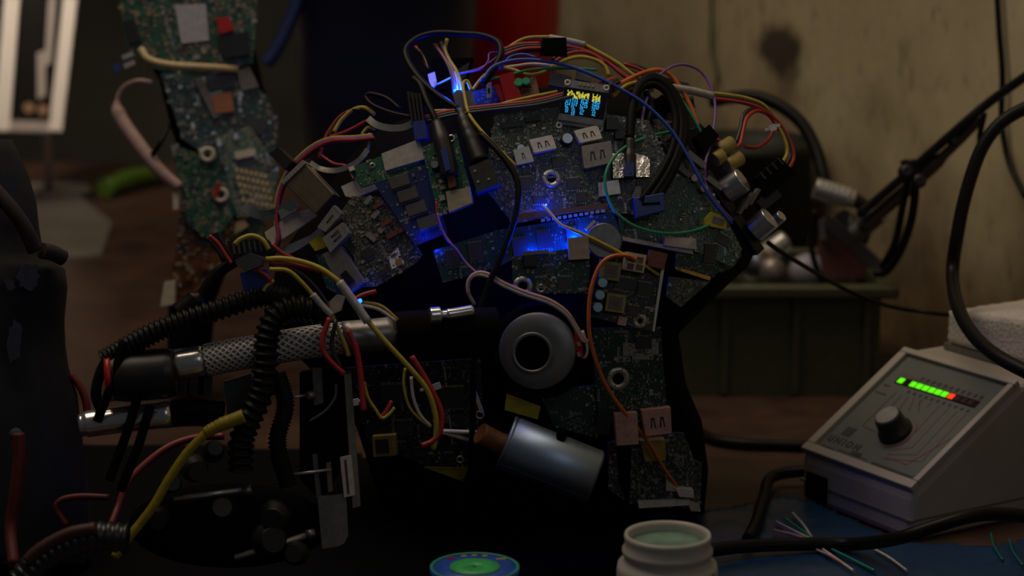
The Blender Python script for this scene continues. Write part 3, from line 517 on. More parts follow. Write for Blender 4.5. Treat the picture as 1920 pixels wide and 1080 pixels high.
# ------------------------------------------------------------------ LEDs of the head, with the light they give
def led(px, py, lift, pw, r=.0009, label='lit blue led', vis=True, rad=.003):
    p = on(px, py, lift); mb = MB(); mb.lathe(p, -AX, [(r, -r), (r, 0), (r * .8, r * .7), (r * .3, r)], ledb, 12); o = mb.build('led', robot, label)
    l = bpy.data.lights.new('led_light', 'POINT'); l.energy = pw; l.color = (0.0, .03, 1.0); l.shadow_soft_size = rad
    lo = bpy.data.objects.new('led_light', l); C.objects.link(lo); lo.parent = o; lo.location = -AX * .0022 + UP * .0012
    return o
led(853, 170, 12, .10); led(1077, 453, 0, .13, .0006); led(1030, 482, 0, .05); led(1000, 480, 0, .03); led(818, 470, 12, .006, .0004); led(1024, 384, 12, .008, .0006); led(674, 564, 30, .004, .0014); led(868, 384, 4, .02); led(795, 446, 0, .012); led(705, 528, -2, .008); led(905, 356, 6, .007)
block(surf(812, 150, 0), robot, 'light_guide', [(803, 142), (816, 137), (820, 158), (812, 167), (806, 156)], 0, 6, white, 'white light guide by the crown led')
# ------------------------------------------------------------------ wires of the head (pixel path, optional lift in pixels towards the camera)
def wire(m, r, pts, label=None, lift=22, parent=None, name='wire', n=8, fn=None):
    P = [(fn or on)(p[0], p[1], p[2] if len(p) > 2 else lift) for p in pts]; mb = MB(); mb.tube(P, r * .000287, m, n)
    return mb.build(name, parent or robot, label)
wire(rub, 6.5, [(905, 158, 30), (922, 135, 34), (938, 104, 36), (934, 80, 34), (905, 67, 30), (868, 64, 30), (822, 62, 32), (786, 70, 36), (762, 90, 40), (763, 112, 42), (785, 146, 44), (822, 180, 42), (862, 206, 40)], 'thick black cable looped over the crown', name='cable', n=12)
wire(rub, 6.5, [(774, 146, 46), (788, 160, 50), (800, 190, 54), (812, 215, 54), (819, 232, 52)], 'black usb cable', name='cable', n=12)
wire(rub, 4.5, [(772, 220, 36), (735, 212, 36), (700, 198, 38), (686, 183, 40), (694, 176, 40), (724, 184, 34), (750, 205, 26)], 'grey-black cable loop at upper left', name='cable', n=10)
wire(rub, 6, [(900, 250, 52), (935, 285, 56), (964, 325, 58), (972, 365, 58), (962, 420, 54), (940, 478, 52), (912, 545, 56), (895, 610, 62), (888, 700, 60), (886, 790, 52), (882, 900, 40)], 'long black cable hanging down the face', name='cable', n=12)
def bundle(pts, cols, r=3.2, sp_=4.5, label=None, lift=24):
    for k, m in enumerate(cols): wire(m, r, [(p[0] + (k - len(cols) / 2) * sp_ * .55, p[1] + (k - len(cols) / 2) * sp_ * .8, (p[2] if len(p) > 2 else lift) + (k % 3) * 5) for p in pts], label)
bundle([(702, 258), (668, 262), (620, 265), (582, 284), (548, 318), (526, 362), (519, 410), (522, 450), (508, 478)], [yw, puw, rw, bw], 3, 3.6)
wire(yw, 4, [(626, 248), (640, 225), (662, 206), (684, 202), (702, 214)], 'yellow wire arching at upper left'); wire(bw, 4, [(616, 258), (632, 228), (655, 208), (676, 206)]); wire(rw, 4, [(598, 296), (612, 255), (635, 222), (655, 208)], 'red wire at upper left')
wire(rw, 3, [(612, 258), (650, 246), (690, 225), (698, 222)]); wire(yw, 3, [(678, 252), (690, 239), (702, 242)]); wire(grw, 3, [(692, 250), (691, 275), (685, 296)]); wire(rw, 2.5, [(598, 288), (625, 306), (650, 312), (664, 338)], 'thin red wire to the green strip')
bundle([(800, 226), (850, 214), (920, 205), (1000, 196), (1060, 182), (1120, 166), (1160, 152)], [rw, bw, bw], 4, 5, None, 40)
wire(yw, 3.5, [(795, 209), (850, 207), (905, 205), (960, 190), (1045, 172)], None, 34)
wire(yw, 3.5, [(884, 170, 30), (876, 152, 36), (868, 158, 40), (871, 180, 44), (880, 215, 50), (908, 252, 52), (940, 285, 44), (968, 312, 34)], 'yellow wire hooked over the crown')
wire(yw, 3.4, [(884, 172), (905, 145), (930, 128), (960, 130), (990, 140), (1020, 135), (1045, 118)], None, 18)
wire(ww, 3.2, [(1018, 385, 26), (1030, 398, 30), (1050, 420, 34), (1066, 428, 34)], 'white end of the probe wire'); wire(yw, 3.4, [(1066, 428, 34), (1095, 440, 38), (1130, 457, 42), (1165, 475, 42), (1205, 496, 40), (1235, 516, 34)], 'straight yellow probe wire')
wire(gw, 3, [(1262, 246, 24), (1225, 254, 30), (1182, 270, 36), (1150, 296, 40), (1135, 330, 40), (1138, 365, 38), (1155, 398, 36), (1190, 424, 38), (1240, 437, 38), (1290, 435, 34), (1330, 422, 28), (1357, 405, 22)], 'green wire curving across the right boards')
wire(buw, 3.6, [(905, 150), (925, 125), (965, 113), (1010, 113), (1060, 122), (1110, 140), (1160, 165), (1210, 196), (1255, 240), (1285, 285), (1312, 335), (1335, 375), (1372, 420)], 'long blue wire', 50)
wire(puw, 2.8, [(1200, 250, 26), (1210, 195, 30), (1228, 152, 32), (1252, 129, 32), (1282, 121, 30), (1315, 135, 28), (1336, 172, 26), (1341, 215, 26), (1332, 270, 26), (1322, 310, 28), (1325, 350, 30), (1348, 385, 28), (1374, 414, 22)], 'purple wire in a tall arc')
wire(buw, 3, [(938, 130), (955, 108), (980, 102), (1005, 108)], 'light blue wire at the crown'); wire(gw, 2.8, [(900, 152), (950, 142), (1000, 130), (1070, 128), (1120, 131)], 'short green wire at the crown', 30)
wire(puw, 1.6, [(862, 138), (900, 130), (915, 115), (918, 100), (938, 97)], None, 10); wire(puw, 1.6, [(860, 138), (898, 128), (925, 112), (940, 96)], None, 8); wire(ww, 1.8, [(820, 158), (840, 148), (862, 138)], None, 8); wire(ww, 3, [(930, 128), (965, 124), (1000, 120), (1040, 124)], None, 18)
bundle([(942, 104), (980, 92), (1018, 90)], [rw, bw, rw, bw], 3.6, 5.5, None, 16)
wire(yw, 3.4, [(948, 92, 10), (985, 72, 10), (1032, 69, 10)], None); wire(clear, 6, [(1030, 70, 12), (1060, 75, 14), (1098, 84, 14)], 'clear shrink sleeve on the top wires', name='sleeve', n=12)
wire(yw, 4, [(1096, 84, 12), (1130, 102, 14), (1160, 120, 14), (1190, 142, 16), (1230, 158, 18), (1262, 165, 20)], 'yellow wire over the top right')
wire(rw, 4.2, [(1060, 86, 8), (1100, 96, 8), (1138, 116, 8), (1170, 142, 10), (1200, 160, 10)], None); wire(bw, 4, [(1096, 88, 4), (1140, 110, 4), (1180, 132, 4), (1230, 150, 8), (1275, 158, 10), (1300, 168, 10)], None)
wire(rw, 3.8, [(1040, 116, 20), (1062, 102, 22), (1090, 97, 22), (1115, 104, 20), (1132, 118, 18)], 'red wire humped over the display', 20); wire(yw, 3.8, [(1036, 132, 24), (1054, 116, 26), (1085, 107, 26), (1115, 112, 26), (1134, 124, 24), (1142, 142, 20)], 'yellow wire humped over the display'); wire(bw, 3.6, [(1036, 112), (1058, 96), (1085, 94)], None, 14)
wire(rw, 3.5, [(1170, 120), (1195, 128), (1220, 140)], None, 4); wire(bw, 4, [(1172, 120), (1200, 126), (1240, 145), (1290, 160)], None, 0)
wire(ow, 4.5, [(1148, 166, 30), (1180, 148, 32), (1215, 134, 32), (1240, 132, 30), (1262, 146, 24), (1285, 180, 20), (1300, 212, 18), (1308, 236, 16)], 'orange wire at the top right'); wire(ow, 3, [(1145, 178), (1172, 165), (1190, 160)], None, 26)
wire(yw, 4, [(1148, 182, 30), (1175, 160, 34), (1200, 156, 34), (1225, 170, 28)], None); wire(rw, 3.5, [(1142, 182), (1170, 170), (1200, 170)], None, 24); wire(gw, 3, [(1245, 150, 22), (1280, 190, 22), (1308, 236, 20), (1320, 262, 18)], 'dark green wire', 20)
wire(clear, 8, [(1256, 164, 22), (1295, 170, 22), (1336, 180, 22)], 'sleeve over the wires at the right shoulder', name='sleeve', n=12)
TR_ = [(1336, 180), (1370, 184), (1402, 190), (1432, 202), (1455, 226), (1474, 258), (1482, 288), (1474, 308), (1462, 318)]
for k, m in enumerate((yw, bw, rw)): wire(m, 4, [(x + (k - 1) * (1 if x < 1440 else 6), y + (k - 1) * 5, 10 + k * 2) for x, y in TR_], None if k else 'yellow wire looping at the right shoulder')
wire(rw, 4.2, [(1326, 250, 18), (1345, 262, 20), (1368, 277, 22), (1386, 272, 22), (1393, 248, 20), (1400, 222, 18), (1418, 208, 14), (1442, 216, 10), (1462, 245, 6)], 'red wire in an s-bend at the right'); wire(bw, 4, [(1380, 268, 14), (1388, 242, 14), (1394, 216, 14), (1414, 202, 12), (1440, 208, 8)], None)
wire(rw, 4, [(1396, 275, -10), (1420, 276, -10), (1440, 262, -10), (1450, 246, -6)], None)
for x, y, a in ((1458, 236, 20), (812, 724, 20), (676, 750, 10)):
    q = surf(x, y, 34 if x > 1400 else 84, .2); mb = MB(); q.slab(mb, rect(x - 10, y + (3 if x > 1000 else 3), 30, 5, a), -4, 2, ww); q.slab(mb, rect(x + (8 if x == 812 else -10), y + (0 if x == 812 else 4), 13, 12, a), -3, 5, ww); mb.build('cable_tie', robot, 'milky cable tie')
for m, pts in ((bw, [(812, 84), (826, 100), (840, 124), (848, 148), (852, 178)]), (grw, [(826, 80), (838, 105), (850, 140), (856, 176)]), (rw, [(816, 84), (830, 104), (848, 132), (858, 158), (862, 178)]), (yw, [(838, 74), (834, 92), (842, 112), (856, 134), (864, 158), (866, 180)]), (ww, [(852, 136), (858, 158), (860, 180)])): wire(m, 4, pts, None, 6)
bundle([(782, 92), (795, 108), (803, 130)], [rw, bw], 3, 6, None, 2)
rib = mat('black_ribbon', (.005, .005, .0055), .6, spec=.14)
# flat black ribbon arcing over to the blue plug
for k in range(3): wire(rib, 8.5 if k else 7, [(1181, 262, 34), (1183 + k, 215, 38), (1195, 172 - k * 3, 42), (1222, 152 - k * 4, 44), (1252 + k * 2, 168 - k * 2, 44), (1272 + k * 5, 215, 42), (1268 + k * 6, 272, 42), (1245 + k * 7, 325, 44), (1206 + k * 12, 376, 44)] if k else [(1181, 262, 34), (1182, 215, 38), (1194, 176, 42), (1220, 158, 44), (1248, 172, 44), (1266, 215, 42), (1262, 272, 42), (1238, 325, 44), (1200, 378, 44)], 'black ribbon cable arcing to the blue plug' if not k else None, name='cable', n=10)
wire(rub, 6, [(1210, 172, 30), (1222, 200, 26), (1212, 240, 22)], None, name='cable')
# face wires
for dx, m in ((0, pkw), (5, ww)): wire(m, 3.8, [(890, 572, 40), (878, 548, 44), (880, 524, 46), (895, 512 + dx * .6, 46), (915, 514 + dx, 46), (945, 531 + dx, 48), (985, 548 + dx, 50), (1030, 563 + dx, 52), (1062, 585 + dx, 52), (1080, 612 + dx, 48), (1092, 632 + dx, 44), (1102, 640, 40)], 'pink speaker wire' if dx == 0 else None)
wire(ww, 3, [(1092, 620, 40), (1101, 650, 40), (1098, 668, 38), (1088, 674, 30)])
wire(rw, 2, [(818, 378, 40), (820, 405, 40), (830, 432, 36), (850, 462, 34), (872, 490, 36), (897, 514, 44)], 'thin red twisted wire'); wire(puw, 2, [(820, 400, 42), (826, 422, 42), (836, 446, 38), (856, 468, 38), (876, 496, 38), (900, 516, 46)], 'thin purple twisted wire')
wire(ow, 4, [(1192, 488, 46), (1178, 480, 48), (1150, 480, 48), (1126, 496, 46), (1110, 535, 44), (1104, 580, 44), (1106, 630, 44), (1118, 680, 42), (1142, 733, 40), (1178, 782, 40), (1215, 828, 38), (1246, 880, 32), (1284, 932, 22)], 'long orange wire down the neck')
for e in ((820, 808, 912, 812), (822, 808, 904, 832)): wire(ww, 4.5, [(e[0], e[1], 20), ((e[0] + e[2]) / 2, (e[1] + e[3]) / 2, 26), (e[2], e[3], 28)], 'white lead into the amber sleeve')

# ------------------------------------------------------------------ hoses and jaw of the robot, nearer the camera at the left
def jd(px, py): return 1.205 + .00006 * max(0, px - 500) - .00002 * max(0, 500 - px)
def J(px, py, lift=0): d = jd(px, py); return at(px, py, d - lift * d / F)
def hose(name, pts, r, m, label=None, n=24, rf=None, res=10, lift=0, uvt=0, parent=None):
    mb = MB(); mb.tube([J(p[0], p[1], p[2] if len(p) > 2 else lift) for p in pts], r * .000274, m, n, res, rf); return mb.build(name, parent or robot, label, uvtube=n if uvt else 0)
hose('end_cap', [(205, 708), (265, 704), (328, 698)], 46, blk, 'fat black rubber end cap', 32, lambda t: .93 + .1 * min(1, t * 4) - (.06 if t > .9 else 0))
hose('red_ring', [(200, 708), (212, 707)], 45, redp, 'red ring on the end cap', 32)
mb = MB(); mb.tube([J(324, 684), J(352, 680), J(386, 675)], .0088, chrome, 6, 3, lambda t: .9 if t < .05 or t > .95 else 1.0); mb.build('hex_nut', robot, 'bright hexagonal hose nut')
hose('braided_hose', [(384, 676), (440, 665), (500, 655), (570, 643), (640, 634), (665, 632)], 31, BR, 'braided steel hose', 28, None, 12, 0, 1)
mb = MB(); mb.tube([J(640, 634, 3), J(690, 630, 3), J(742, 624, 3)], .0098, mat('dull_nut', (.22, .21, .20), .38, .8), 6, 3); mb.build('hex_nut', robot, 'dull square hose nut')
hose('hose_end', [(740, 624), (800, 620), (880, 616), (930, 615)], 40, blkm, 'black hose body under the cheek', 28)
hose('fitting', [(806, 592, 34), (830, 590, 34), (850, 588, 34), (886, 582, 30)], 11, chrome, 'small chrome fitting on the black hose', 16, lambda t: 1.45 if t < .3 else (.75 if t < .5 else 1))
def corr(name, pts, r, label, k=40, m=None, lift=20): return hose(name, pts, r, m or rub, label, 16, lambda t: 1 + .16 * math.cos(t * k * 2 * math.pi), 22, lift)
corr('corrugated_hose', [(196, 676, 6), (240, 650, 12), (292, 622, 20), (350, 600), (420, 577), (490, 556), (540, 560)], 19, 'ribbed black hose along the top', 34)
corr('corrugated_hose', [(610, 588, 40), (560, 578, 44), (520, 590, 46), (502, 630, 48), (498, 680, 46), (490, 735, 40), (468, 785, 34), (452, 830, 26), (452, 880, 16)], 22, 'thick ribbed black hose hanging in a bend', 26)
corr('corrugated_hose', [(520, 700, 24), (535, 760, 24), (520, 830, 20), (540, 910, 10)], 16, 'second ribbed black hose behind', 30)
hose('black_pipe', [(336, 590, -10), (372, 560, -10), (405, 515, -10), (440, 490, -10)], 11, rub, 'black pipe with a boot', 16, lambda t: 2.0 if t < .35 else 1.0)
hose('black_pipe', [(205, 668, 10), (188, 700, 10), (180, 740, 8), (192, 775, 0)], 10, rub, 'flat black strap behind the cap', 12)
hose('chrome_tube', [(150, 798, -8), (200, 790, -8), (322, 776, -8)], 25, chrome, 'chrome tube below the end cap', 28, lambda t: .86 if t < .12 else (1.04 if .9 < t else 1))
hose('hose_end', [(322, 776, -8), (370, 774, -8), (420, 778, -8)], 25, blkm, 'black end of the chrome tube', 24, lambda t: 1 + (.06 * math.cos(t * 40) if t > .6 else 0))
for k, (a_, b2) in enumerate((((232, 640), (182, 790)), ((270, 700), (205, 900)), ((282, 760), (226, 920)))):
    mb = MB(); mb.tube([J(a_[0], a_[1], 30), J((a_[0] + b2[0]) / 2 + 4, (a_[1] + b2[1]) / 2, 36), J(b2[0], b2[1], 26)], .0024, blkm, 8); mb.build('strap', robot, 'flat black strap hanging over the chrome tube')
pj = Plane(J(360, 730), -AX)
for x in (345, 365, 392): block(pj, robot, 'bracket_fin', [(x - 8, 708), (x + 6, 706), (x + 3, 742), (x - 10, 738)], -8, 8, blk, 'black bracket fin under the nut')
pj2 = Plane(J(600, 850, -10), (-.12, -1, .1))
block(pj2, robot, 'jaw_plate', [(646, 702), (658, 700), (676, 948), (662, 952)], -2, 4, mat('edge_plate', (.26, .25, .20), .5), 'thin upright plate edge')
o = block(pj2, robot, 'terminal_block', [(640, 856), (660, 852), (667, 926), (648, 930)], 0, 14, white, 'white terminal block in the jaw'); block(pj2, o, 'slot', [(648, 860), (652, 859), (658, 922), (654, 924)], 14, 15, brn)
o = block(pj2, robot, 'tag', [(596, 930), (646, 926), (650, 938), (653, 1004), (646, 1018), (634, 1024), (605, 1028), (602, 1000)], 0, 4, mat('grey_tag', (.24, .22, .20), .5), 'grey round-cornered tag in the jaw')
for P, m, lab in (([(586, 690), (602, 690), (606, 755), (590, 760)], gry, 'upright grey bar in the jaw'), ([(420, 715), (470, 700), (480, 790), (430, 800)], mat('slate_bracket', (.09, .10, .11), .5), 'slate bracket behind the hoses'), ([(586, 852), (594, 852), (602, 930), (594, 932)], gry, 'narrow grey bar in the jaw'), ([(612, 868), (620, 866), (624, 920), (616, 922)], tan, 'tan bar in the jaw')): block(pj2, robot, 'jaw_bar', P, -6, 4, m, lab)
block(pj2, robot, 'jaw_block', [(560, 700), (640, 690), (650, 860), (600, 940), (560, 900)], -40, -8, blkm, 'black block inside the jaw')
for a_, b2, r, lab in (((536, 746), (576, 741), 3, 'short steel pin, upper'), ((548, 890), (622, 880), 3, 'short steel pin, lower'), ((326, 936), (458, 918), 5, 'steel rod at lower left'), ((440, 1046), (574, 1004), 6, 'steel rod at the bottom')):
    mb = MB(); mb.tube([J(*a_, 10), J(*b2, 10)], r * .000274, steel, 12); mb.build('steel_rod', robot, lab)
for x, y in ((462, 920), (580, 1002), (580, 742)): mb = MB(); mb.tube([J(x - 6, y + 1, 10), J(x + 10, y - 2, 10)], .0028, mat('dull_nut', (.22, .21, .20), .38, .8), 6); mb.build('nut', robot)
bV, pV = board([(606, 786), (654, 784), (658, 850), (610, 850)], pK, 60, None, 1.0)
for y in (824, 832): block(pV, bV, 'pin', rect(636, y, 26, 3, 3), 0, 4, gold)
# loose dark joints of the lower jaw
for k, (x, y, r) in enumerate(((360, 872, 26), (320, 905, 20), (420, 960, 26), (520, 960, 30), (500, 1010, 34), (400, 850, 20), (300, 965, 22), (560, 1035, 24))):
    mb = MB(); p = J(x, y, -20); mb.lathe(p - AX * .004, (.5 - .2 * (k % 4), -1, .3 * (k % 3)), [(r * .00027 * q, h * .001) for q, h in ((.5, 0), (1, 2), (1, 7), (.7, 9), (.7, 12))], (mat('dim_joint', (.035, .033, .03), .5) if k < 2 else mat('dark_joint', (.012, .011, .010), .5)), 18); mb.build('jaw_joint', robot, 'dark round joint of the lower jaw')
mb = MB(); mb.rings([[J(430 + math.cos(t) * 190 * q, 985 + math.sin(t) * 80 * q, z) for t in [i * math.pi / 12 for i in range(24)]] for q, z in ((.1, 10), (.6, -10), (1, -60), (1, -160))], blkm); mb.build('jaw_base', robot, 'black base of the jaw')
W = lambda m, r, pts, label=None, lift=64: wire(m, r, pts, label, lift, fn=J)
W(yw, 5, [(498, 486, 30), (530, 485, 36), (570, 492, 44), (605, 506, 56), (638, 530, 66)], 'yellow wire from the left connector'); W(clear, 8, [(636, 528, 66), (662, 564, 72), (690, 604, 76)], 'milky sleeve on the yellow wire'); W(yw, 5, [(688, 600, 76), (722, 640, 80), (768, 690, 82), (800, 730, 80), (816, 775, 78), (818, 812, 74), (812, 842, 66)], 'long yellow wire crossing the hose')
W(yw, 4, [(505, 505), (540, 508), (568, 532), (588, 555)], None, 50); W(clear, 6.5, [(586, 552), (604, 574), (622, 592)], 'milky sleeve on the short wires', 60); W(yw, 4, [(622, 592), (636, 622), (648, 650), (654, 668)], None, 60)
W(rw, 4, [(505, 492), (550, 496), (600, 508)], None, 30); W(bw, 4, [(505, 498), (550, 505), (592, 540), (630, 600)], None, 28)
W(rw, 5, [(618, 596), (606, 630), (605, 655), (620, 678), (646, 702)], 'red wire bowed over the hose', 70); W(rw, 5.5, [(652, 618), (668, 655), (676, 700), (680, 745), (682, 770)], 'red wire hanging past the hose', 74); W(bw, 4, [(630, 600), (622, 650), (640, 690)], None, 68)
W(yw, 3, [(682, 716), (690, 746), (704, 768), (716, 784), (730, 776), (740, 764)], 'small yellow hooked wire', 70); W(rw, 4, [(716, 782), (726, 768), (735, 752)], 'short red wire end', 66)
W(rw, 5, [(772, 668), (792, 700), (814, 740), (828, 775), (826, 806), (812, 826), (790, 836)], 'red wire beside the long yellow one', 74); W(yw, 2.6, [(760, 690), (757, 720), (766, 760), (785, 784), (806, 800)], 'thin yellow wire in the jaw', 60); W(ww, 3, [(771, 706), (775, 745), (788, 778), (808, 800)], 'thin white wire in the jaw', 62)
W(rw, 4, [(655, 566), (680, 553), (705, 546)], None, 50); W(ww, 3, [(676, 572), (710, 580), (742, 602)], None, 50); W(yw, 3, [(680, 566), (715, 574), (746, 600)], None, 48)
W(yw, 3, [(494, 546), (500, 536), (514, 526)], None, 40); W(grw, 2.5, [(630, 720), (628, 745), (610, 770), (580, 790)], None, 20)
W(yw, 4.5, [(440, 458), (452, 448), (472, 442), (492, 450), (504, 468)], 'yellow wire at the far left', 30); W(rw, 4, [(392, 442), (408, 456), (424, 480), (434, 494)], 'red wire into the far left connector', 30); W(bw, 4, [(388, 446), (404, 462), (420, 486)], None, 28); W(rw, 4, [(508, 458), (530, 475), (560, 490)], None, 20)
pf = Plane(J(460, 480, 10), (-.15, -1, .25))
block(pf, robot, 'connector', [(452, 490), (478, 476), (502, 484), (500, 500), (470, 512)], 20, 44, mat('slate_connector', (.06, .065, .07), .45), 'slate wire connector at far left'); block(pf, robot, 'connector', [(398, 444), (412, 436), (436, 484), (420, 492)], 0, 16, blk, 'black upright connector at far left')
o = block(pf, robot, 'connector', [(426, 452), (500, 448), (520, 470), (500, 482), (440, 492)], -14, 4, blk, 'ribbed black connector at far left')
for k in range(6): block(pf, o, 'rib', rect(440 + k * 10, 466 - k * 1, 3, 22, 10), 4, 8, mat('slate_bracket', (.09, .10, .11), .5))
block(pf, robot, 'connector', [(452, 512), (500, 505), (510, 550), (462, 560)], -10, 10, blp, 'dark blue block at far left'); o = block(Plane(J(640, 570, 34), -AX), robot, 'connector', [(614, 570), (632, 552), (648, 556), (640, 582), (622, 590)], 0, 12, cream, 'cream plug with a lit blue led'); board([(572, 560), (600, 548), (612, 590), (590, 592)], pG, 30, None, .8); board([(592, 478), (618, 470), (650, 560), (612, 540)], pG, 4, 'green board behind the cheek', .6)
W(rw, 4, [(480, 505), (500, 518), (508, 530)], None, 40)

# ------------------------------------------------------------------ soldering station at the right
Pl = tab(1500, 937); Pl.z = 0
e1 = Vector((.526, -.848, 0)).normalized(); e2 = Vector((.85, .53, 0)).normalized(); Z = Vector((0, 0, 1))
def B(a, t, z): return Pl + e1 * (a * .1) + e2 * t + Z * z
hous = mat('beige_housing', (.40, .35, .30), .5, 0, .06, 40)
st = empty('soldering_station', B(.5, .08, 0), 'beige soldering station with lit green bar and black knob', 'soldering station')
mb = MB(); prof = [(0, 0), (0, .030), (.0804, .083), (.19, .083), (.19, 0)]
mb.prism([B(1.0, t, z) for t, z in prof], [B(0, t, z) for t, z in prof], hous); mb.build('housing', st, bevel=.005)
mb = MB(); mb.prism([B(1.0015, -.0005, .0125), B(1.0015, .19, .0125), B(1.0015, .19, .0138), B(1.0015, -.0005, .0138)], [B(-.0015, -.0005, .0125), B(-.0015, .19, .0125), B(-.0015, .19, .0138), B(-.0015, -.0005, .0138)], mat('seam_dark', (.16, .14, .12), .6)); mb.build('seam', st)  # thin darker strip along the housing seam
sl = (B(0, .0804, .083) - B(0, 0, .030)); slu = sl.normalized(); nn = e1.cross(slu).normalized(); nn = nn if nn.z > 0 else -nn
o0 = B(0.065, .0804, .083) - slu * .0045; pw, ph = .0885, .0850
def Q(a, b, h=0): return o0 + e1 * (a * pw) - slu * (b * ph) + nn * h
def slabq(mb, a0, b0, a1, b1, h0, h1, m, sh=0):
    q = [(a0, b1), (a1, b1 + sh), (a1, b0 + sh), (a0, b0)]; mb.prism([Q(*p, h0) for p in q], [Q(*p, h1) for p in q], m)
mb = MB(); slabq(mb, 0, 0, 1, 1, -.001, .0004, mat('panel_grey_green', (.115, .125, .11), .5, 0, .05)); pan = mb.build('control_panel', st, 'grey-green printed control panel')
mb = MB(); rimw = .018
for r_ in ((-.07, -.05, 1.05, 0), (-.07, 1, 1.05, 1.07), (-.07, 0, 0, 1), (1, 0, 1.05, 1)): slabq(mb, *r_, -.001, .0034, hous)
mb.build('panel_rim', st, bevel=.0008)
mb = MB(); slabq(mb, .105, .195, .90, .265, 0, .0007, mat('bar_black', (.015, .010, .010), .25)); bar_ = mb.build('light_bar', st, 'dark strip of the bar display')
lg, lr, lo_ = emit('bar_green', (.13, 1.0, .004), .85), emit('bar_red', (1.0, .045, .006), .95), mat('bar_off', (.05, .02, .02), .3)
for a_, m, lab in [(.149, lg, None)] + [(.271 + .0625 * k, lg, None) for k in range(6)] + [(.648, lr, 'red lit segment')] + [(.711 + .063 * k, lo_, 'unlit segment') for k in range(3)]:
    mb = MB(); slabq(mb, a_ - .0245, .207, a_ + .0245, .253, .0007, .0011, m); mb.build('segment', bar_, lab)
kp = Q(.50, .66); mb = MB(); kx, ky = e1, -slu
def kr(r, h, flute=0): return [kp + nn * h + (kx * math.cos(t) + ky * math.sin(t)) * (r * (1 - flute * (i % 2))) for i, t in enumerate([2 * math.pi * i / 36 for i in range(36)])]
mb.rings([kr(.0105, .0004), kr(.0105, .003), kr(.0092, .004, .06), kr(.0082, .0125, .06), kr(.0078, .0135)], blk, True, True); kn = mb.build('knob', st, 'black fluted knob with grey cap')
mb = MB(); mb.rings([kr(.0072, .0133), kr(.0072, .0142), kr(.0066, .0146)], mat('cap_grey', (.30, .28, .25), .5)); mb.build('knob_cap', kn)
redl, blkl = mat('print_red', (.22, .022, .018), .6), mat('print_black', (.035, .036, .034), .6)
def line(mb, p, q, m, wd=.0004):
    a_, b2 = Q(*p, .0005), Q(*q, .0005); mb.bar(a_, b2, wd, .0002, m, nn)
mb = MB()
for k in range(6):
    a1 = .46 + k * .085; ex = .62 + k * .05; bb = .72 + k * .06
    line(mb, (a1, .33), (a1, .38), redl if k > 1 else blkl); 
    if k > 1: line(mb, (a1, .38), (a1 + .02, .62 + k * .04), redl); line(mb, (a1 + .02, .62 + k * .04), (.64 - .01 * k, .66 + k * .05), redl)
for k in range(5): line(mb, (.20 + k * .06, .34), (.20 + k * .06 + .02 * k, .52 - .02 * k), blkl)
line(mb, (.20, .52), (.20, .70), blkl); line(mb, (.20, .70), (.36, .72), blkl); line(mb, (.26, .60), (.36, .64), blkl)
for k in range(24): t = -1.0 + k * .1; line(mb, (.50 + .145 * math.cos(t), .66 + .155 * math.sin(t)), (.50 + .145 * math.cos(t + .1), .66 + .155 * math.sin(t + .1)), redl, .0007)
line(mb, (.60, .885), (.82, .885), redl); line(mb, (.82, .885), (.95, .56), redl); line(mb, (.10, .165), (.27, .175), redl)
for k in range(11): slabq(mb, .28 + k * .058, .145, .31 + k * .058, .178, .0004, .0006, blkl); slabq(mb, .28 + k * .058, .29, .305 + k * .058, .315, .0004, .0006, blkl)
for r_ in ((.10, .745, .19, .83), (.20, .955, .50, .962), (.55, .955, .95, .975), (.03, .965, .16, .975), (.32, .925, .42, .965), (.04, .30, .10, .315), (.03, .38, .14, .395)): slabq(mb, *r_, .0004, .0006, blkl)
mb.build('printed_scale', pan, 'red and black printed lines', kind='stuff')
def text(s_, a, b, size, m, parent, name='lettering', ext=.0002, sx=1.0):
    cu = bpy.data.curves.new('t', 'FONT'); cu.body = s_; cu.size = 1; cu.extrude = .02; cu.space_character = 1.5; cu.offset = .03; to = bpy.data.objects.new('t', cu); me = to.to_mesh(); mb = MB()
    mb.add([Q(a, b, .0005) + e1 * (v.co.x * size * sx) + slu * (v.co.y * size) + nn * (v.co.z * .01) for v in me.vertices], [list(p.vertices) for p in me.polygons], m); to.to_mesh_clear(); bpy.data.objects.remove(to); return mb.build(name, parent, 'dark lettering')
text('UNION', .03, .915, .0070, blkl, pan, sx=.95)
mb = MB(); f0 = lambda a, z: B(a, -.0006, z)
mb.prism([f0(.07, .004), f0(.26, .004), f0(.26, .020), f0(.07, .020)], [f0(.07, .004) - e2 * .001, f0(.26, .004) - e2 * .001, f0(.26, .020) - e2 * .001, f0(.07, .020) - e2 * .001], blkm); mb.build('power_switch', st, 'black switch in the front face')
mb = MB(); mb.prism([B(1.0, .10, .0835), B(1.0, .188, .0835), B(.12, .188, .0835), B(.12, .10, .0835)], [B(1.0, .10, .0875), B(1.0, .188, .0875), B(.12, .188, .0875), B(.12, .10, .0875)], mat('lid_grey', (.15, .145, .12), .55)); mb.build('top_tray', st, 'dull grey tray on top')
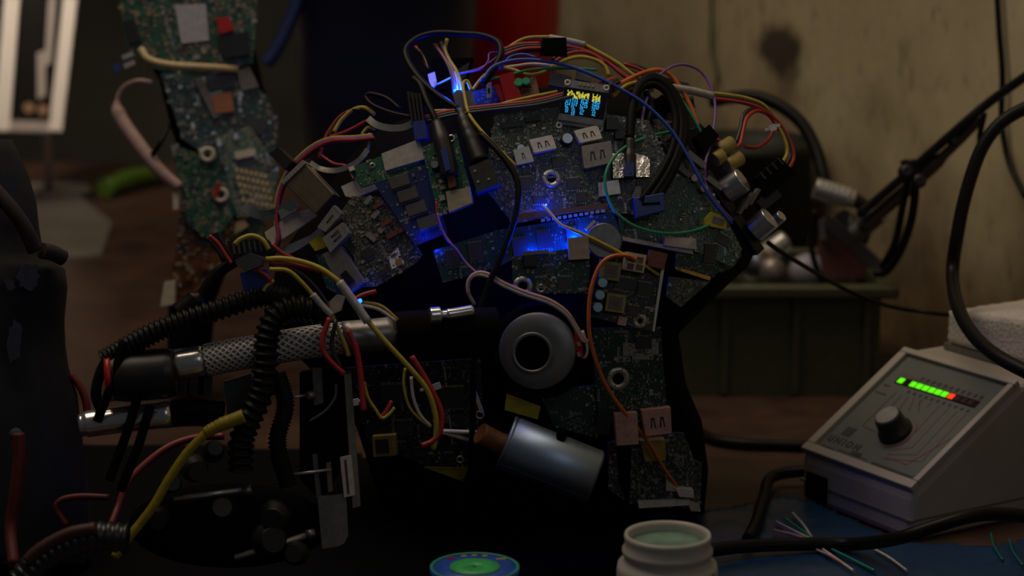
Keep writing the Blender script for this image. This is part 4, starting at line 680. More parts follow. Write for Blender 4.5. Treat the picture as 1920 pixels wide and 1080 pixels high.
# foam block lying on the station
def lump(fn, nu, nv, m, amp, fr, seed=0):
    mb = MB(); rs = []
    for j in range(nv + 1):
        rr_ = []
        for i in range(nu):
            p = fn(i / nu, j / nv); rr_.append(p + noise.noise_vector(p * fr + Vector((seed, 0, 0))) * amp)
        rs.append(rr_)
    mb.rings(rs, m, True, True); return mb
def slabring(u, v):
    a0, a1, t0, t1 = .16, 1.35, .100, .180
    q = [(a0, t0), (a1, t0), (a1, t1), (a0, t1)]; k = int(u * 4) % 4; f = u * 4 - int(u * 4); a_ = q[k]; b2 = q[(k + 1) % 4]
    x = a_[0] + (b2[0] - a_[0]) * f; t = a_[1] + (b2[1] - a_[1]) * f
    s_ = 1 if v < .75 else 1 - (v - .75) * 2.2
    x = .72 + (x - .72) * s_; t = .142 + (t - .142) * s_; top = .0885 + .021 + .006 * math.sin(max(0, x - .3) * 3)
    return B(x, t, .0888 + (top - .0888) * min(1, v / .75))
mb = lump(slabring, 64, 10, mat('crumbly_foam', (.62, .56, .50), .9, 0, .18, 500, .5), .0009, 220); fo = mb.build('foam_block', None, 'crumbly off-white foam block lying on the soldering station', 'foam block')
# ------------------------------------------------------------------ cords on the bench
def cord(name, P, r, m, label, cat='cable', n=14, group=None):
    mb = MB(); mb.tube(P, r, m, n, 8); return mb.build(name, None, label, cat, group)
cord('power_cord', [tab(1306, 806, .004), tab(1340, 824, .004), tab(1390, 832, .004), tab(1450, 834, .004), tab(1520, 836, .004), tab(1580, 832, .004)], .0035, rub, 'black power cord lying on the brown bench behind the station')
cord('power_cord', [B(.02, .03, .018), B(-.10, .028, .012), tab(1452, 892, .008), tab(1432, 935, .007), tab(1418, 980, .007), tab(1402, 1012, .007)], .0036, rub, 'black cord curving down from the front of the station')
cord('power_cord', [tab(1330, 1032, .010), tab(1400, 1024, .009), tab(1500, 1020, .008), tab(1600, 1020, .008), at(1680, 1010, 1.26), at(1750, 988, 1.25), at(1820, 968, 1.25), at(1880, 964, 1.26), at(1980, 975, 1.27)], .0038, rub, 'thick black cord across the front of the station')
cord('hanging_cable', [at(1960, 190, 1.42), at(1920, 204, 1.42), at(1875, 232, 1.42), at(1840, 280, 1.42), at(1812, 360, 1.42), at(1795, 440, 1.42), at(1786, 515, 1.42), at(1797, 578, 1.37), at(1825, 628, 1.33), at(1870, 668, 1.30), at(1960, 715, 1.27)], .0041, rub, 'thick black cable hanging in front of the foam block')
cord('thin_cable', [at(1440, 455, 1.37), at(1464, 472, 1.38), at(1500, 494, 1.40), at(1580, 540, 1.48), at(1660, 572, 1.5), at(1740, 586, 1.5), at(1800, 592, 1.46)], .0014, rub, 'thin black cable running from the robot past the crate')
wp = lambda x, y, o=.006: wallpt(x, y) - Vector((o, 0, 0))
cord('wall_cable', [wp(1884, -40), wp(1890, 60), wp(1896, 140), wp(1894, 220), wp(1900, 270), wp(1912, 315), wp(1940, 370)], .0021, rub, 'black cable hanging straight down the plaster wall at far right')
cord('wall_wire', [wp(1348, -40), wp(1346, 40), wp(1346, 90), wp(1352, 120), wp(1358, 145), wp(1352, 168), wp(1340, 185)], .0014, mat('dark_green_wire', (.012, .03, .02), .5), 'thin dark green wire hanging down the wall above the robot', 'wire')
# ------------------------------------------------------------------ plastic crate and what lies in it
cg = mat('olive_plastic', (.060, .068, .030), .45); cr = tab(1420, 742); 
crate = empty('plastic_crate', cr, 'olive green plastic crate behind the robot with rim', 'crate')
X0, X1, Y0, Y1, H, T = cr.x - .115, tab(1646, 742).x, cr.y, cr.y + .125, .072, .003
def bx(mb, x0, y0_, z0, x1, y1_, z1, m): mb.prism([(x0, y0_, z0), (x1, y0_, z0), (x1, y1_, z0), (x0, y1_, z0)], [(x0, y0_, z1), (x1, y0_, z1), (x1, y1_, z1), (x0, y1_, z1)], m)
for nm, a_ in (('front_wall', (X0, Y0, 0, X1, Y0 + T, H)), ('back_wall', (X0, Y1 - T, 0, X1, Y1, H)), ('side_wall', (X0, Y0 + T, 0, X0 + T, Y1 - T, H)), ('side_wall', (X1 - T, Y0 + T, 0, X1, Y1 - T, H)), ('bottom', (X0 + T, Y0 + T, 0, X1 - T, Y1 - T, T))):
    mb = MB(); bx(mb, *a_, cg); mb.build(nm, crate)
mb = MB(); E = .011
for a_ in ((X0 - E, Y0 - E, H, X1 + E, Y0 + T, H + .009), (X0 - E, Y1 - T, H, X1 + E, Y1 + E, H + .009), (X0 - E, Y0 + T, H, X0 + T, Y1 - T, H + .009), (X1 - T, Y0 + T, H, X1 + E, Y1 - T, H + .009)): bx(mb, *a_, cg)
mb.build('rim', crate, bevel=.0025)
for k in range(4): mb = MB(); x = X1 - .012 - k * .050; bx(mb, x, Y0 - .0035, .002, x + .005, Y0, H, cg); mb.build('rib', crate)
def inst(x, y, z): return Vector((x, y, z))
t = cord('metal_pipe', [at(1392, 512, 1.70), at(1440, 474, 1.715), at(1472, 452, 1.72)], .0085, steel, 'dull silver ribbed pipe sticking out of the crate', 'pipe')
def crate_blob(px, py, d, sx, sy, sz, m, name, label, cat):
    c = at(px, py, d); mb = MB(); mb.rings([[c + Vector((math.cos(t) * sx * math.cos(p), math.sin(t) * sy * math.cos(p), sz * math.sin(p))) for t in [i * math.pi / 10 for i in range(20)]] for p in [-1.5 + k * .3 for k in range(11)]], m); return mb.build(name, None, label, cat)
crate_blob(1516, 508, 1.72, .016, .012, .013, mat('pale_lilac', (.36, .33, .38), .4), 'white_bottle', 'pale rounded bottle top poking out of the crate', 'bottle')
crate_blob(1412, 494, 1.695, .012, .010, .014, alu, 'metal_lump', 'silver rounded metal part among the crate clutter', 'metal part'); crate_blob(1448, 512, 1.69, .010, .01, .012, mat('dull_metal', (.30, .26, .23), .45, .7), 'metal_lump', 'dull brownish metal part at the front of the crate', 'metal part')
# stand of the soldering iron, a tilted tray with a reddish inside
sn = empty('iron_stand', at(1600, 520, 1.70), 'dark wedge shaped soldering iron stand with red-brown side in the crate', 'stand')
tri = [(1538, 412), (1556, 410), (1662, 512), (1640, 522), (1546, 524), (1532, 460)]
mb = MB(); mb.prism([at(*p, 1.70) for p in tri][::-1], [at(p[0] + 10, p[1] - 6, 1.735) for p in tri][::-1], mat('rust_red', (.10, .028, .014), .5)); mb.build('body', sn, 'red-brown wedge body')
mb = MB(); mb.bar(at(1546, 410, 1.70), at(1662, 512, 1.70), .004, .009, mat('slate_violet', (.10, .09, .11), .4)); mb.build('edge', sn); mb = MB(); mb.bar(at(1540, 412, 1.695), at(1543, 450, 1.695), .004, .006, mat('slate_violet', (.1, .09, .11), .4)); mb.build('edge', sn)
mb = MB(); mb.lathe(at(1572, 420, 1.71), at(1620, 450, 1.72) - at(1572, 420, 1.71), [(.012, 0), (.012, .022), (.009, .024)], blk, 20); mb.build('coil_holder', sn)
# gooseneck with metal ferrule
gn = empty('gooseneck', at(1575, 365, 1.68), 'thick black gooseneck with knurled silver ferrule above the crate', 'gooseneck')
mb = MB(); mb.tube([at(1330, 190, 1.72), at(1400, 180, 1.72), at(1450, 192, 1.71), at(1500, 228, 1.70), at(1530, 280, 1.69), at(1545, 335, 1.68), at(1552, 352, 1.68)], .0048, rub, 14); mb.build('flexible_neck', gn)
mb = MB(); mb.tube([at(1528, 352, 1.675), at(1562, 362, 1.675), at(1602, 374, 1.675)], .0076, steel, 20, 10, lambda t: 1 + .06 * math.cos(t * 80) - (.15 if t > .85 else 0)); mb.build('ferrule', gn, 'knurled silver ferrule')
mb = MB(); mb.tube([at(1600, 373, 1.675), at(1622, 388, 1.68), at(1644, 412, 1.69)], .0052, blk, 12); mb.build('tip', gn)
# lamp arm with two parallel rods
la = empty('lamp_arm', at(1620, 420, 1.66), 'black jointed lamp arm with brown rod slanting up to the right', 'lamp arm')
mb = MB(); mb.tube([at(1612, 402, 1.64), at(1700, 326, 1.60), at(1800, 238, 1.56), at(1868, 182, 1.54), at(1960, 118, 1.5)], .0032, blk, 10); mb.build('upper_rod', la)
mb = MB(); mb.tube([at(1618, 424, 1.65), at(1700, 356, 1.61), at(1790, 272, 1.57), at(1843, 216, 1.55)], .0042, mat('brown_rod', (.13, .10, .09), .35, .6), 12, 8, lambda t: 1.15 if t < .55 else .8); mb.build('lower_rod', la, 'brownish lower rod')
mb = MB(); mb.tube([at(1600, 440, 1.66), at(1625, 420, 1.655), at(1650, 398, 1.645)], .0072, mat('dull_nut', (.22, .21, .20), .38, .8), 14); mb.build('pivot', la)
for p in ((1790, 262), (1698, 322), (1722, 340)): mb = MB(); mb.lathe(at(*p, 1.57), -AX, [(.004, -.006), (.005, -.003), (.005, .004), (.003, .006)], blk, 14); mb.build('joint', la)
cord('looped_cable', [at(1694, 300, 1.585), at(1702, 330, 1.585), at(1690, 400, 1.60), at(1678, 455, 1.62), at(1655, 500, 1.64)], .0026, rub, 'black cable loop hanging from the lamp arm, left strand'); cord('looped_cable', [at(1708, 300, 1.575), at(1716, 350, 1.58), at(1708, 415, 1.60), at(1688, 470, 1.62), at(1662, 508, 1.635), at(1640, 512, 1.64)], .0030, rub, 'black cable loop hanging from the lamp arm, right strand')
cord('looped_cable', [at(1846, 212, 1.545), at(1838, 250, 1.55), at(1836, 290, 1.56), at(1822, 340, 1.57)], .0020, rub, 'short thin cable hanging from the upper end of the lamp arm'); cord('looped_cable', [at(1528, 395, 1.66), at(1520, 450, 1.665), at(1530, 500, 1.665), at(1545, 530, 1.665)], .0022, rub, 'thin black cable hanging down over the iron stand')
# green tub behind
gt = mat('dark_green_plastic', (.009, .014, .005), .6); c = Vector((.193, .66, 0)); mb = MB()
mb.lathe(c, (0, 0, 1), [(.046, 0), (.050, .03), (.054, .128), (.058, .130), (.058, .138), (.052, .140), (.048, .12), (.04, .01)], gt, 40); mb.build('green_tub', None, 'dark green round tub behind the robot and crate', 'tub')
# ------------------------------------------------------------------ jar, spool, blue sheet, cloth at the front
jp = at(1252, 1000, 1.10); jr = 82 / F * 1.10; jz = jp.z; jar = empty('white_jar', (jp.x, jp.y, 0), 'open white plastic jar with greenish inside at the front edge', 'jar')
jm = mat('jar_white', (.46, .43, .38), .4, 0, .05, 60); mb = MB(); q = jr
mb.lathe((jp.x, jp.y, 0), (0, 0, 1), [(q * .3, 0), (q * 1.10, 0), (q * 1.16, .003), (q * 1.16, jz - .018), (q * 1.13, jz - .0145), (q * 1.0, jz - .013), (q * .99, jz - .0105), (q * 1.04, jz - .0095), (q * 1.04, jz - .0075), (q * .985, jz - .0065), (q * .985, jz - .003), (q * 1.0, jz - .0015), (q * .98, jz), (q * .93, jz), (q * .90, jz - .002), (q * .89, jz - .012), (q * .89, .004), (q * .2, .004)], jm, 64); mb.build('body', jar)
mb = MB(); mb.lathe((jp.x, jp.y, 0), (0, 0, 1), [(q * .1, jz - .0055), (q * .7, jz - .0056), (q * .885, jz - .0048), (q * .885, jz - .013), (q * .1, jz - .013)], mat('sea_green_paste', (.15, .25, .19), .35, 0, .25, 90), 48); mb.build('contents', jar, 'sea green contents')
for k in range(14):
    t = -2.6 + k * .16; r_ = q * 1.165; p = Vector((jp.x + math.cos(t) * r_, jp.y + math.sin(t) * r_, jz - .0178 + .0012 * math.sin(k * 2.1)))
    mb = MB(); mb.lathe(p, (math.cos(t), math.sin(t), .3), [(.0012, -.0006), (.0009 + .0004 * (k % 3), .0001), (.0003, .0004)], mat('ochre_crust', (.20, .10, .03), .7), 8); mb.build('crust', jar)
sp_ = at(890, 1064, 1.12); sr = 84 / F * 1.12; spo = empty('solder_spool', (sp_.x, sp_.y, 0), 'blue spool with bright green ring at the front edge', 'spool'); sz_ = sp_.z
mb = MB(); mb.lathe((sp_.x, sp_.y, 0), (0, 0, 1), [(sr * .3, 0), (sr, 0), (sr, .003), (sr * .55, .004), (sr * .55, sz_ - .004), (sr, sz_ - .003), (sr, sz_), (sr * .3, sz_)], mat('spool_blue', (.02, .08, .42), .4), 48); mb.build('body', spo)
for r0, r1, m, lab in ((.06, .56, mat('label_green', (.04, .42, .10), .45), 'green label ring'), (.93, 1.0, mat('label_teal', (.03, .26, .20), .45), 'teal rim line')): mb = MB(); mb.lathe((sp_.x, sp_.y, 0), (0, 0, 1), [(sr * r0, sz_ + .0001), (sr * r1, sz_ + .0001), (sr * r1, sz_ + .0006), (sr * r0, sz_ + .0006), (sr * r0, sz_ + .0001)], m, 48, True); mb.build('label_ring', spo, lab)
for t, m, k in ((.75, yw, 1.2), (2.3, redp, 1), (1.6, yw, .6), (1.9, yw, .6), (1.3, yw, .6)): mb = MB(); p = Vector((sp_.x + math.cos(t) * sr * .8, sp_.y + math.sin(t) * sr * .8, sz_ + .0001)); mb.bar(p - Vector((.002 * k, 0, 0)), p + Vector((.002 * k, .0006, 0)), .0016, .0006, m); mb.build('label_mark', spo)
def sheet(name, poly, m, h, amp, fr, label, cat, nx=60, ny=40):
    xs = [p[0] for p in poly]; ys = [p[1] for p in poly]; x0, x1, y0_, y1_ = min(xs), max(xs), min(ys), max(ys); idx = {}; vs = []; fs = []
    for j in range(ny + 1):
        for i in range(nx + 1):
            x = x0 + (x1 - x0) * i / nx; y = y0_ + (y1_ - y0_) * j / ny
            idx[i, j] = len(vs); vs.append((x, y, h + amp * (.5 + .5 * noise.noise(Vector((x * fr, y * fr, 3)))) + amp * .5 * abs(noise.noise(Vector((x * fr * 2.3, y * fr * 2.3, 9))))))
    for j in range(ny):
        for i in range(nx):
            x = x0 + (x1 - x0) * (i + .5) / nx; y = y0_ + (y1_ - y0_) * (j + .5) / ny
            if inside(x, y, poly): fs.append((idx[i, j], idx[i + 1, j], idx[i + 1, j + 1], idx[i, j + 1]))
    mb = MB(); mb.add(vs, fs, m, True); used = sorted({k for f in fs for k in f}); rm = {k: i for i, k in enumerate(used)}
    mb.v = [mb.v[k] for k in used]; mb.f = [[rm[k] for k in f] for f in fs]; o = mb.build(name, None, label, cat); sdm = o.modifiers.new('thickness', 'SOLIDIFY'); sdm.thickness = .0008; sdm.offset = 1; return o
tx = lambda *p: [(tab(a_, b2).x, tab(a_, b2).y) for a_, b2 in p]
sheet('blue_plastic_sheet', tx((1300, 972), (1470, 938), (1520, 948), (1660, 1010), (1720, 1026), (1860, 1032), (1990, 1010), (2060, 1140), (1330, 1140)), mat('blue_sheet', (.010, .045, .105), .36), .0012, .0016, 60, 'crumpled blue plastic sheet under the front of the station', 'plastic sheet')
sheet('black_cloth', tx((-300, 870), (120, 842), (420, 838), (700, 860), (1300, 940), (1310, 1070), (1290, 1250), (-300, 1250)), blkm, .0004, .0005, 30, 'black cloth spread on the bench under the robot', 'cloth')
for k, (m, pts) in enumerate(((ww, ((1455, 978), (1490, 996), (1524, 1012))), (ww, ((1486, 962), (1506, 984), (1522, 1008))), (pkw, ((1450, 994), (1486, 1002), (1516, 1012))), (gw, ((1470, 972), (1500, 992), (1530, 1014))), (pkw, ((1530, 1030), (1556, 1042), (1590, 1062))), (ww, ((1540, 1028), (1566, 1046), (1600, 1070))), (ww, ((1640, 1030), (1668, 1046), (1700, 1070))), (gw, ((1560, 1030), (1600, 1050), (1640, 1070))))):
    lab = ['white wire scrap, leftmost above the cord on the blue sheet', 'white wire scrap, upper one above the cord', 'pinkish wire scrap just above the front cord', 'green wire scrap among the white ones above the cord', 'pinkish wire scrap just below the front cord', 'white wire scrap below the cord beside the pinkish one', 'white wire scrap below the cord, rightmost of the scraps', 'green wire scrap below the front cord'][k]
    cord('wire_scrap', [tab(x, y, .0052) for x, y in pts], .0008, m, lab, 'wire', 8, 'wire scraps on the blue sheet')
for k, pts in enumerate((((1858, 1000), (1864, 1024), (1880, 1050)), ((1892, 1010), (1900, 1035), (1918, 1060)))): cord('wire_scrap', [tab(x, y, .0045 + .002 * k) for x, y in pts], .0007, mat('teal_wire', (.01, .14, .13), .4), ('teal wire end at the lower right, left one', 'teal wire end at the lower right corner, right one')[k], 'wire', 8, 'teal wire ends')
# yellow network cable and red leads at lower left
yc = empty('network_cable', tab(300, 985), 'yellow network cable with ribbed boot below the hoses', 'cable')
jl = lambda x, y, l=0: at(x, y, 1.19 - l * .00027)
mb = MB(); mb.tube([jl(392, 806), jl(350, 850), jl(316, 900), jl(290, 945), jl(268, 975), jl(240, 1010), jl(215, 1045)], .0024, mat('yellow_jacket', (.32, .24, .014), .45), 14); mb.build('cord', yc)
mb = MB(); mb.tube([jl(384, 812), jl(415, 796), jl(458, 780)], .0034, mat('yellow_jacket', (.32, .24, .014), .45), 12, 12, lambda t: .8 + .3 * t + (.10 if int(t * 18) % 2 and t < .7 else 0)); mb.build('boot', yc, 'ribbed yellow boot')
cord('red_lead', [at(420, 818, 1.24), at(370, 820, 1.24), at(320, 836, 1.235), at(275, 868, 1.23), at(240, 905, 1.225), at(222, 950, 1.22), at(208, 985, 1.21)], .0020, mat('dull_red_wire', (.20, .022, .016), .5), 'red wire arching behind the yellow cable'); cord('red_lead', [at(205, 933, 1.22), at(150, 931, 1.22), at(115, 938, 1.22), at(106, 955, 1.22), at(125, 985, 1.22)], .0018, mat('dim_red_wire', (.10, .008, .008), .6), 'dull red wire bent in a hook at the lower left')
cord('red_lead', [at(132, 702, 1.29), at(148, 722, 1.29), at(160, 750, 1.29), at(166, 790, 1.29)], .0021, mat('dull_red_wire', (.20, .022, .016), .5), 'short red wire curving beside the dark bag'); cord('red_lead', [at(34, 812, 1.16), at(36, 860, 1.16), at(28, 930, 1.16), at(20, 990, 1.16), at(26, 1060, 1.15)], .0030, mat('dim_red_wire', (.10, .008, .008), .6), 'red wire hanging down the front of the dark bag')
hb = empty('ribbed_hose', at(120, 1020, 1.13), 'black ribbed hose with orange-red stripe at the bottom left', 'hose'); mb = MB(); mb.tube([at(40, 1090, 1.13), at(80, 1046, 1.13), at(130, 1018, 1.13), at(185, 1006, 1.13), at(240, 1010, 1.13)], .0070, mat('slate_rubber', (.012, .016, .022), .35), 14, 14, lambda t: 1 + .1 * math.cos(t * 90)); mb.build('body', hb); mb = MB(); mb.tube([at(50, 1052, 1.122), at(80, 1026, 1.122), at(130, 1000, 1.122), at(180, 990, 1.122)], .0030, mat('dull_orange', (.05, .012, .006), .6), 10); mb.build('stripe', hb)
# dark bulky bag at the left edge
RE = [(262, 20), (285, 32), (330, 55), (380, 68), (430, 74), (470, 80), (492, 100), (505, 122), (540, 125), (600, 120), (650, 124), (690, 130), (740, 146), (800, 152), (880, 164), (960, 170), (1040, 172), (1058, 172)]
bag = empty('dark_bag', tab(20, 1058), 'bulky dark fabric bag with blue-grey patches at the left edge', 'bag'); mb = MB(); rs = []
for y, x in [(y, x) for y, x in RE]:
    cx_ = -60; w_ = x - cx_; rr_ = []
    for i in range(40):
        t = 2 * math.pi * i / 40; p = at(cx_ + w_ * math.cos(t), y, 1.30 + .05 * math.sin(t) * (w_ / 200)); k = .003 * noise.noise(p * 45) + .002 * noise.noise(p * 120)
        p = p + Vector((math.cos(t), math.sin(t), 0)) * (k if abs(math.cos(t)) < .95 else k * .3); p.z = max(p.z, .0025); rr_.append(p)
    rs.append(rr_)
mb.rings(rs[::-1], mat('navy_black_cloth', (.0045, .005, .0065), .9, 0, .4, 120), True, True); mb.build('body', bag)
def patch(px, py, rx, ry, d, m, name, lab, a=0):
    P_ = Plane(at(px, py, d), -AX + RT * .3); mb = MB(); n_ = 20; ca, sa = math.cos(a), math.sin(a)
    kk = [random.uniform(.75, 1.15) for _ in range(n_)]; lo_p = [(px + ca * rx * kq * math.cos(t) - sa * ry * kq * math.sin(t), py + sa * rx * kq * math.cos(t) + ca * ry * kq * math.sin(t)) for t, kq in zip([2 * math.pi * i / n_ for i in range(n_)], kk)]
    P_.slab(mb, lo_p, -14, 2, m); mb.build(name, bag, lab)
slate = mat('slate_cloth', (.030, .037, .050), .9); fold = mat('brown_cloth', (.026, .018, .012), .9)
patch(54, 520, 20, 26, 1.256, slate, 'patch', 'blue-grey cloth patch', .3); patch(18, 533, 9, 14, 1.25, slate, 'patch', 'small blue-grey patch', -.6); patch(28, 640, 14, 40, 1.25, slate, 'patch', 'dim grey fold', .1); patch(12, 350, 20, 26, 1.262, slate, 'patch', 'dim grey patch at the top', .2)
mb = MB(); mb.tube([at(-10, 356, 1.257), at(22, 392, 1.256), at(48, 430, 1.258), at(66, 470, 1.262)], .0042, fold, 10); mb.build('strap', bag, 'brownish strap'); mb = MB(); mb.lathe(at(30, 815, 1.205), -AX, [(.002, -.003), (.0035, 0), (.0032, .002), (.001, .003)], slate, 16); mb.build('stud', bag, 'grey round stud')
mb = MB(); mb.tube([at(78, 470, 1.265), at(98, 474, 1.27), at(118, 484, 1.275)], .0045, fold, 10); mb.build('toggle', bag, 'brownish toggle')
# ------------------------------------------------------------------ the blurred board-covered limb behind
def cdp(px, py): return 1.588 + .0000008 * (px - (300 + (py - 100) * .28)) ** 2
Rc = Vector((0, 0, 0)); limb = empty('board_covered_limb', tab(400, 744), 'blurred robot limb clad in green circuit boards standing behind', 'robot limb')
K = lambda x, y, l=0: at(x, y, cdp(x, y) - l * .00036)
mb = MB(); rs = []
for y, x0, x1 in ((-40, 230, 490), (60, 232, 482), (150, 290, 500), (240, 312, 520), (320, 340, 520), (400, 346, 500), (480, 340, 440), (560, 312, 410), (650, 310, 400), (742, 312, 400)):
    c_ = (x0 + x1) / 2; w_ = (x1 - x0) / 2; rs.append([at(c_ + w_ * .92 * math.cos(t), y, 1.645 + .05 * w_ / 120 * math.sin(t) * .7) for t in [2 * math.pi * i / 24 for i in range(24)]])
for l in rs:
    for p in l: p.z = max(p.z, .0015)
mb.rings(rs[::-1], blkm); mb.build('core', limb, 'dark core of the limb')
def lboard(poly, m, lift, lab=None, dens=.6, **k): return board(poly, m, lift, lab, dens, 12, parent=limb, fn=cdp, big=1.6, **k)
lb = []
pGl = pcb('bright_green_board', (.014, .075, .043), (.36, .25, .12), .50)
b1, p1 = lboard([(218, -40), (300, -44), (486, -40), (474, 118), (400, 138), (300, 132), (262, 116), (236, 80)], pGl, 6, 'top green board', .8); b2, p2 = lboard([(300, 138), (440, 126), (500, 180), (520, 230), (516, 300), (428, 318), (344, 262)], pD, 10, 'middle dark green board', .9); b3, p3 = lboard([(402, 258), (468, 236), (524, 320), (506, 398), (446, 410), (420, 330)], pcb('pale_green_board', (.05, .10, .06), (.42, .29, .12), .55), 22, 'pale green board with gold pads', .7)
b4, p4 = lboard([(318, 268), (420, 306), (440, 402), (400, 456), (352, 420), (336, 340)], pGl, 18, 'green board with two pale ovals', .7); b5, p5 = lboard([(338, 396), (440, 410), (434, 480), (352, 576), (304, 572), (328, 480)], mat('copper_flex', (.16, .06, .025), .35, .3, .5, 120), 8, 'copper coloured lower board', .8)
b6, p6 = lboard([(400, 420), (470, 400), (500, 420), (470, 480), (420, 470)], pD, 4, None, .6)
block(p1, b1, 'label', [(328, 10), (386, 8), (392, 76), (340, 82)], 0, 4, mat('lilac_label', (.42, .40, .44), .6), 'pale paper label'); block(p1, b1, 'connector', [(404, 36), (430, 34), (440, 58), (414, 66)], 0, 18, redp, 'red connector'); block(p1, b1, 'slot', [(232, 40), (252, 36), (266, 78), (244, 84)], 0, 10, blk); block(p1, b1, 'socket', [(408, 68), (466, 60), (470, 104), (420, 110)], 0, 14, blk)
for y in (106, 122): block(p1, b1, 'metal_plug', rect(240 + (y - 106) * .2, y, 22, 9, 22), 4, 14, solder)
block(p1, b1, 'plug', rect(220, 128, 12, 14, 20), 0, 10, blp)
block(p2, b2, 'inductor', [(394, 180), (432, 174), (438, 210), (402, 214)], 0, 10, mat('orange_core', (.36, .13, .04), .5), 'orange square coil'); block(p2, b2, 'shield', [(442, 134), (466, 126), (484, 164), (452, 172)], 0, 10, mat('dull_shield', (.18, .16, .13), .5, .4)); block(p2, b2, 'rail', [(362, 150), (376, 146), (414, 216), (400, 224)], 0, 8, mat('dull_shield', (.18, .16, .13), .5, .4)); ic(p2, b2, 412, 152, 50, 30, 8, 6, False); ic(p2, b2, 478, 236, 40, 26, -20, 8, False)
block(p3, b3, 'connector', [(437, 286), (476, 279), (479, 292), (441, 300)], 0, 10, cream, 'cream connector bar')
for i in range(7):
    for j in range(5): block(p3, b3, 'pad', rect(444 + i * 9 + j * 3, 318 + j * 14 + i * 2, 5, 7, -10), 0, 1.5, gold)
for x, y in ((390, 290), (415, 366)): mb = MB(); p4.lathe = None; p4.ring(mb, x, y, 7, 15, 0, 8, cream); mb.build('pale_ring', b4)
block(p4, b4, 'red_mark', rect(408, 356, 8, 26, -20), 8, 10, redp); block(p6, b6, 'block', [(418, 428), (456, 412), (466, 424), (430, 446)], 0, 12, mat('tan_block', (.38, .26, .14), .5), 'tan block'); block(p4, b4, 'tab', [(324, 362), (336, 360), (336, 392), (326, 394)], 0, 8, cream)
for x, y in ((385, 500), (355, 520), (392, 430), (370, 545)): mb = MB(); p5.cyl(mb, x, y, 6, 0, 6, mat('copper_dot', (.6, .2, .06), .3, .8)); mb.build('stud', b5)
block(p5, b5, 'cable_end', [(312, 528), (332, 524), (330, 570), (304, 574)], 0, 14, cream)
mb = MB(); mb.tube([K(264, 92, 26), K(280, 112, 34), (K(320, 122, 34)), K(380, 126, 34), K(444, 130, 30)], .0026, mat('ivory_cable', (.55, .42, .22), .45), 12); mb.build('cable', limb, 'ivory cable across the limb')
mb = MB(); mb.tube([K(285, 155, 20), K(258, 152, 24), K(232, 164, 26), (K(220, 190, 28)), K(226, 220, 30), K(258, 268, 34), K(298, 318, 34), K(336, 352, 26)], .0049, mat('dusty_pink_hose', (.44, .29, .25), .5), 14, 8, lambda t: .38 if t < .42 else (.38 + (t - .42) * 6 if t < .52 else 1 - max(0, t - .75) * .8)); mb.build('hose', limb, 'dusty pink hose looping out of the limb')
mb = MB(); mb.tube([K(316, 236, 20), K(300, 268, 44), K(286, 290, 44)], .0018, rub, 8); mb.build('clip', limb)
# ------------------------------------------------------------------ far background
fr = empty('framed_panel', tab(92, 352), 'white framed upright panel on a thin post far back', 'frame'); fp = Plane(at(75, 150, 2.35), -AX + RT * .15); wf = mat('frame_white', (.82, .74, .66), .5, 0, .03)
mb = MB(); fp.slab(mb, [(24, -60), (135, -60), (100, 240), (6, 240)], -6, -2, mat('dark_glass', (.010, .009, .008), .25, spec=.2)); mb.build('dark_panel', fr)
for P_, lab in (([(14, -60), (42, -60), (18, 246), (-12, 246)], None), ([(126, -60), (152, -60), (116, 246), (92, 246)], None)): mb = MB(); fp.slab(mb, P_, -6, 14, wf); mb.build('upright', fr, lab)
mb = MB(); fp.slab(mb, [(12, 226), (96, 228), (94, 248), (8, 246)], -6, 10, mat('frame_grey', (.36, .31, .27), .5)); mb.build('bottom_bar', fr, 'greyer bottom bar')
for P_ in ([(94, -60), (110, -60), (96, 118), (84, 124)], [(70, 100), (84, 94), (86, 180), (70, 186)]): mb = MB(); fp.slab(mb, P_, -2, 4, mat('frame_grey', (.3, .25, .22), .5)); mb.build('reflection_streak', fr)  # grey strips stand in for reflections on the dark panel
for x, y in ((80, 206), (54, 202)): mb = MB(); fp.cyl(mb, x, y, 10, -2, 4, mat('amber_stud', (.38, .22, .12), .3, .5)); mb.build('stud', fr)
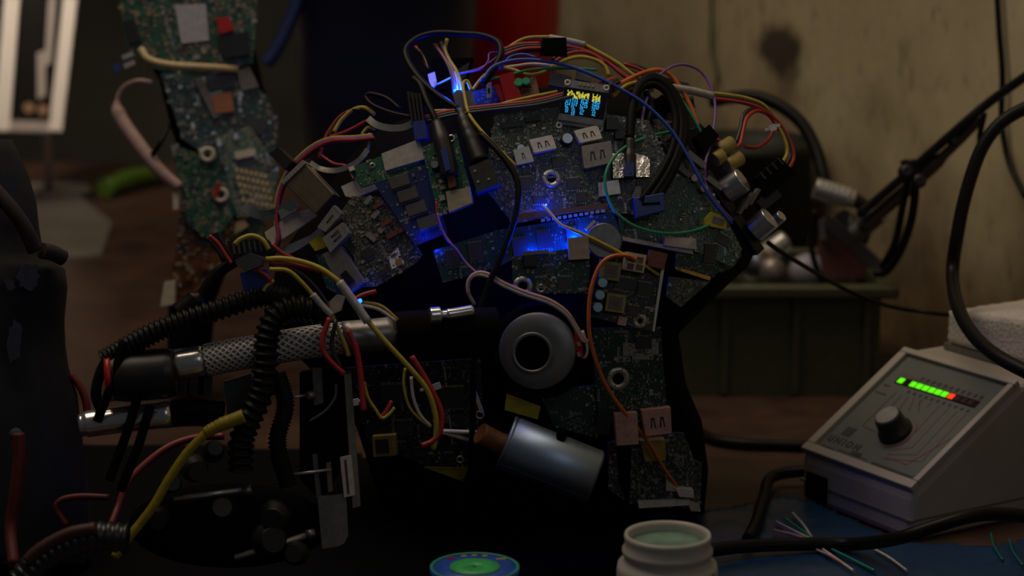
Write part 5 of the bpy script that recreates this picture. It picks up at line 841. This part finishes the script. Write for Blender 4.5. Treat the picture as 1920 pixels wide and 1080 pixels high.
pf_ = tab(92, 360); top_ = at(88, 240, 2.36); mb = MB(); mb.bar((pf_.x, pf_.y, .004), top_, .0085, .0085, mat('post_beige', (.30, .26, .24), .5)); mb.build('post', fr); mb = MB(); mb.lathe((pf_.x, pf_.y, 0), (0, 0, 1), [(.045, 0), (.045, .003), (.04, .004)], mat('post_beige', (.3, .26, .24), .5), 32); mb.build('base', fr)
mb = MB(); P_ = tx((60, 380), (150, 372), (210, 420), (190, 480), (40, 500), (-40, 440)); mb.prism([(x, y, 0) for x, y in P_][::-1], [(x, y, .002) for x, y in P_][::-1], mat('bench_sheen', (.26, .23, .20), .38, .3, .2, 20)); mb.build('bench_sheen', None, 'light grey patch painting the sheen of the bench behind the bag', 'painted sheen')  # flat pale patch stands in for light reflected off the bench top
mb = MB(); a_, b2 = tab(196, 354, .012), tab(300, 326, .012); mb.tube([a_, (a_ + b2) / 2 + Vector((0, 0, .004)), b2], .010, mat('lime_plastic', (.05, .10, .004), .6), 12); mb.build('green_bottle', None, 'lime green bottle lying far back on the bench', 'bottle')
# navy drum, red canister
nv = mat('navy_plastic', (.006, .010, .040), .4); dc = at(725, 300, 2.0); mb = MB(); kx_ = 2.0 / F
mb.lathe((dc.x, dc.y, 0), (0, 0, 1), [(.045, 0), (.058, .004), (.074, .20), (.088, .36), (.098, .362), (.098, .375), (.086, .377), (.07, .2), (.05, .01)], nv, 56); nd = mb.build('navy_tub', None, 'large navy blue plastic tub in the dark behind the robot', 'tub')
mb = MB(); mb.tube([at(572, -40, 1.93), at(548, 30, 1.93), at(520, 90, 1.93), at(498, 122, 1.93)], .0055, mat('navy_handle', (.012, .022, .11), .4), 10); h_ = mb.build('handle', nd)
rc = at(955, 60, 2.15); mb = MB()
mb.lathe((rc.x, rc.y, 0), (0, 0, 1), [(.042, 0), (.045, .004), (.045, .20), (.047, .215), (.047, .36), (.044, .375), (.03, .385), (.012, .392), (.012, .41), (.001, .411)], mat('red_canister', (.40, .010, .008), .28), 48); mb.build('red_canister', None, 'red plastic canister behind the crown of the robot', 'canister')
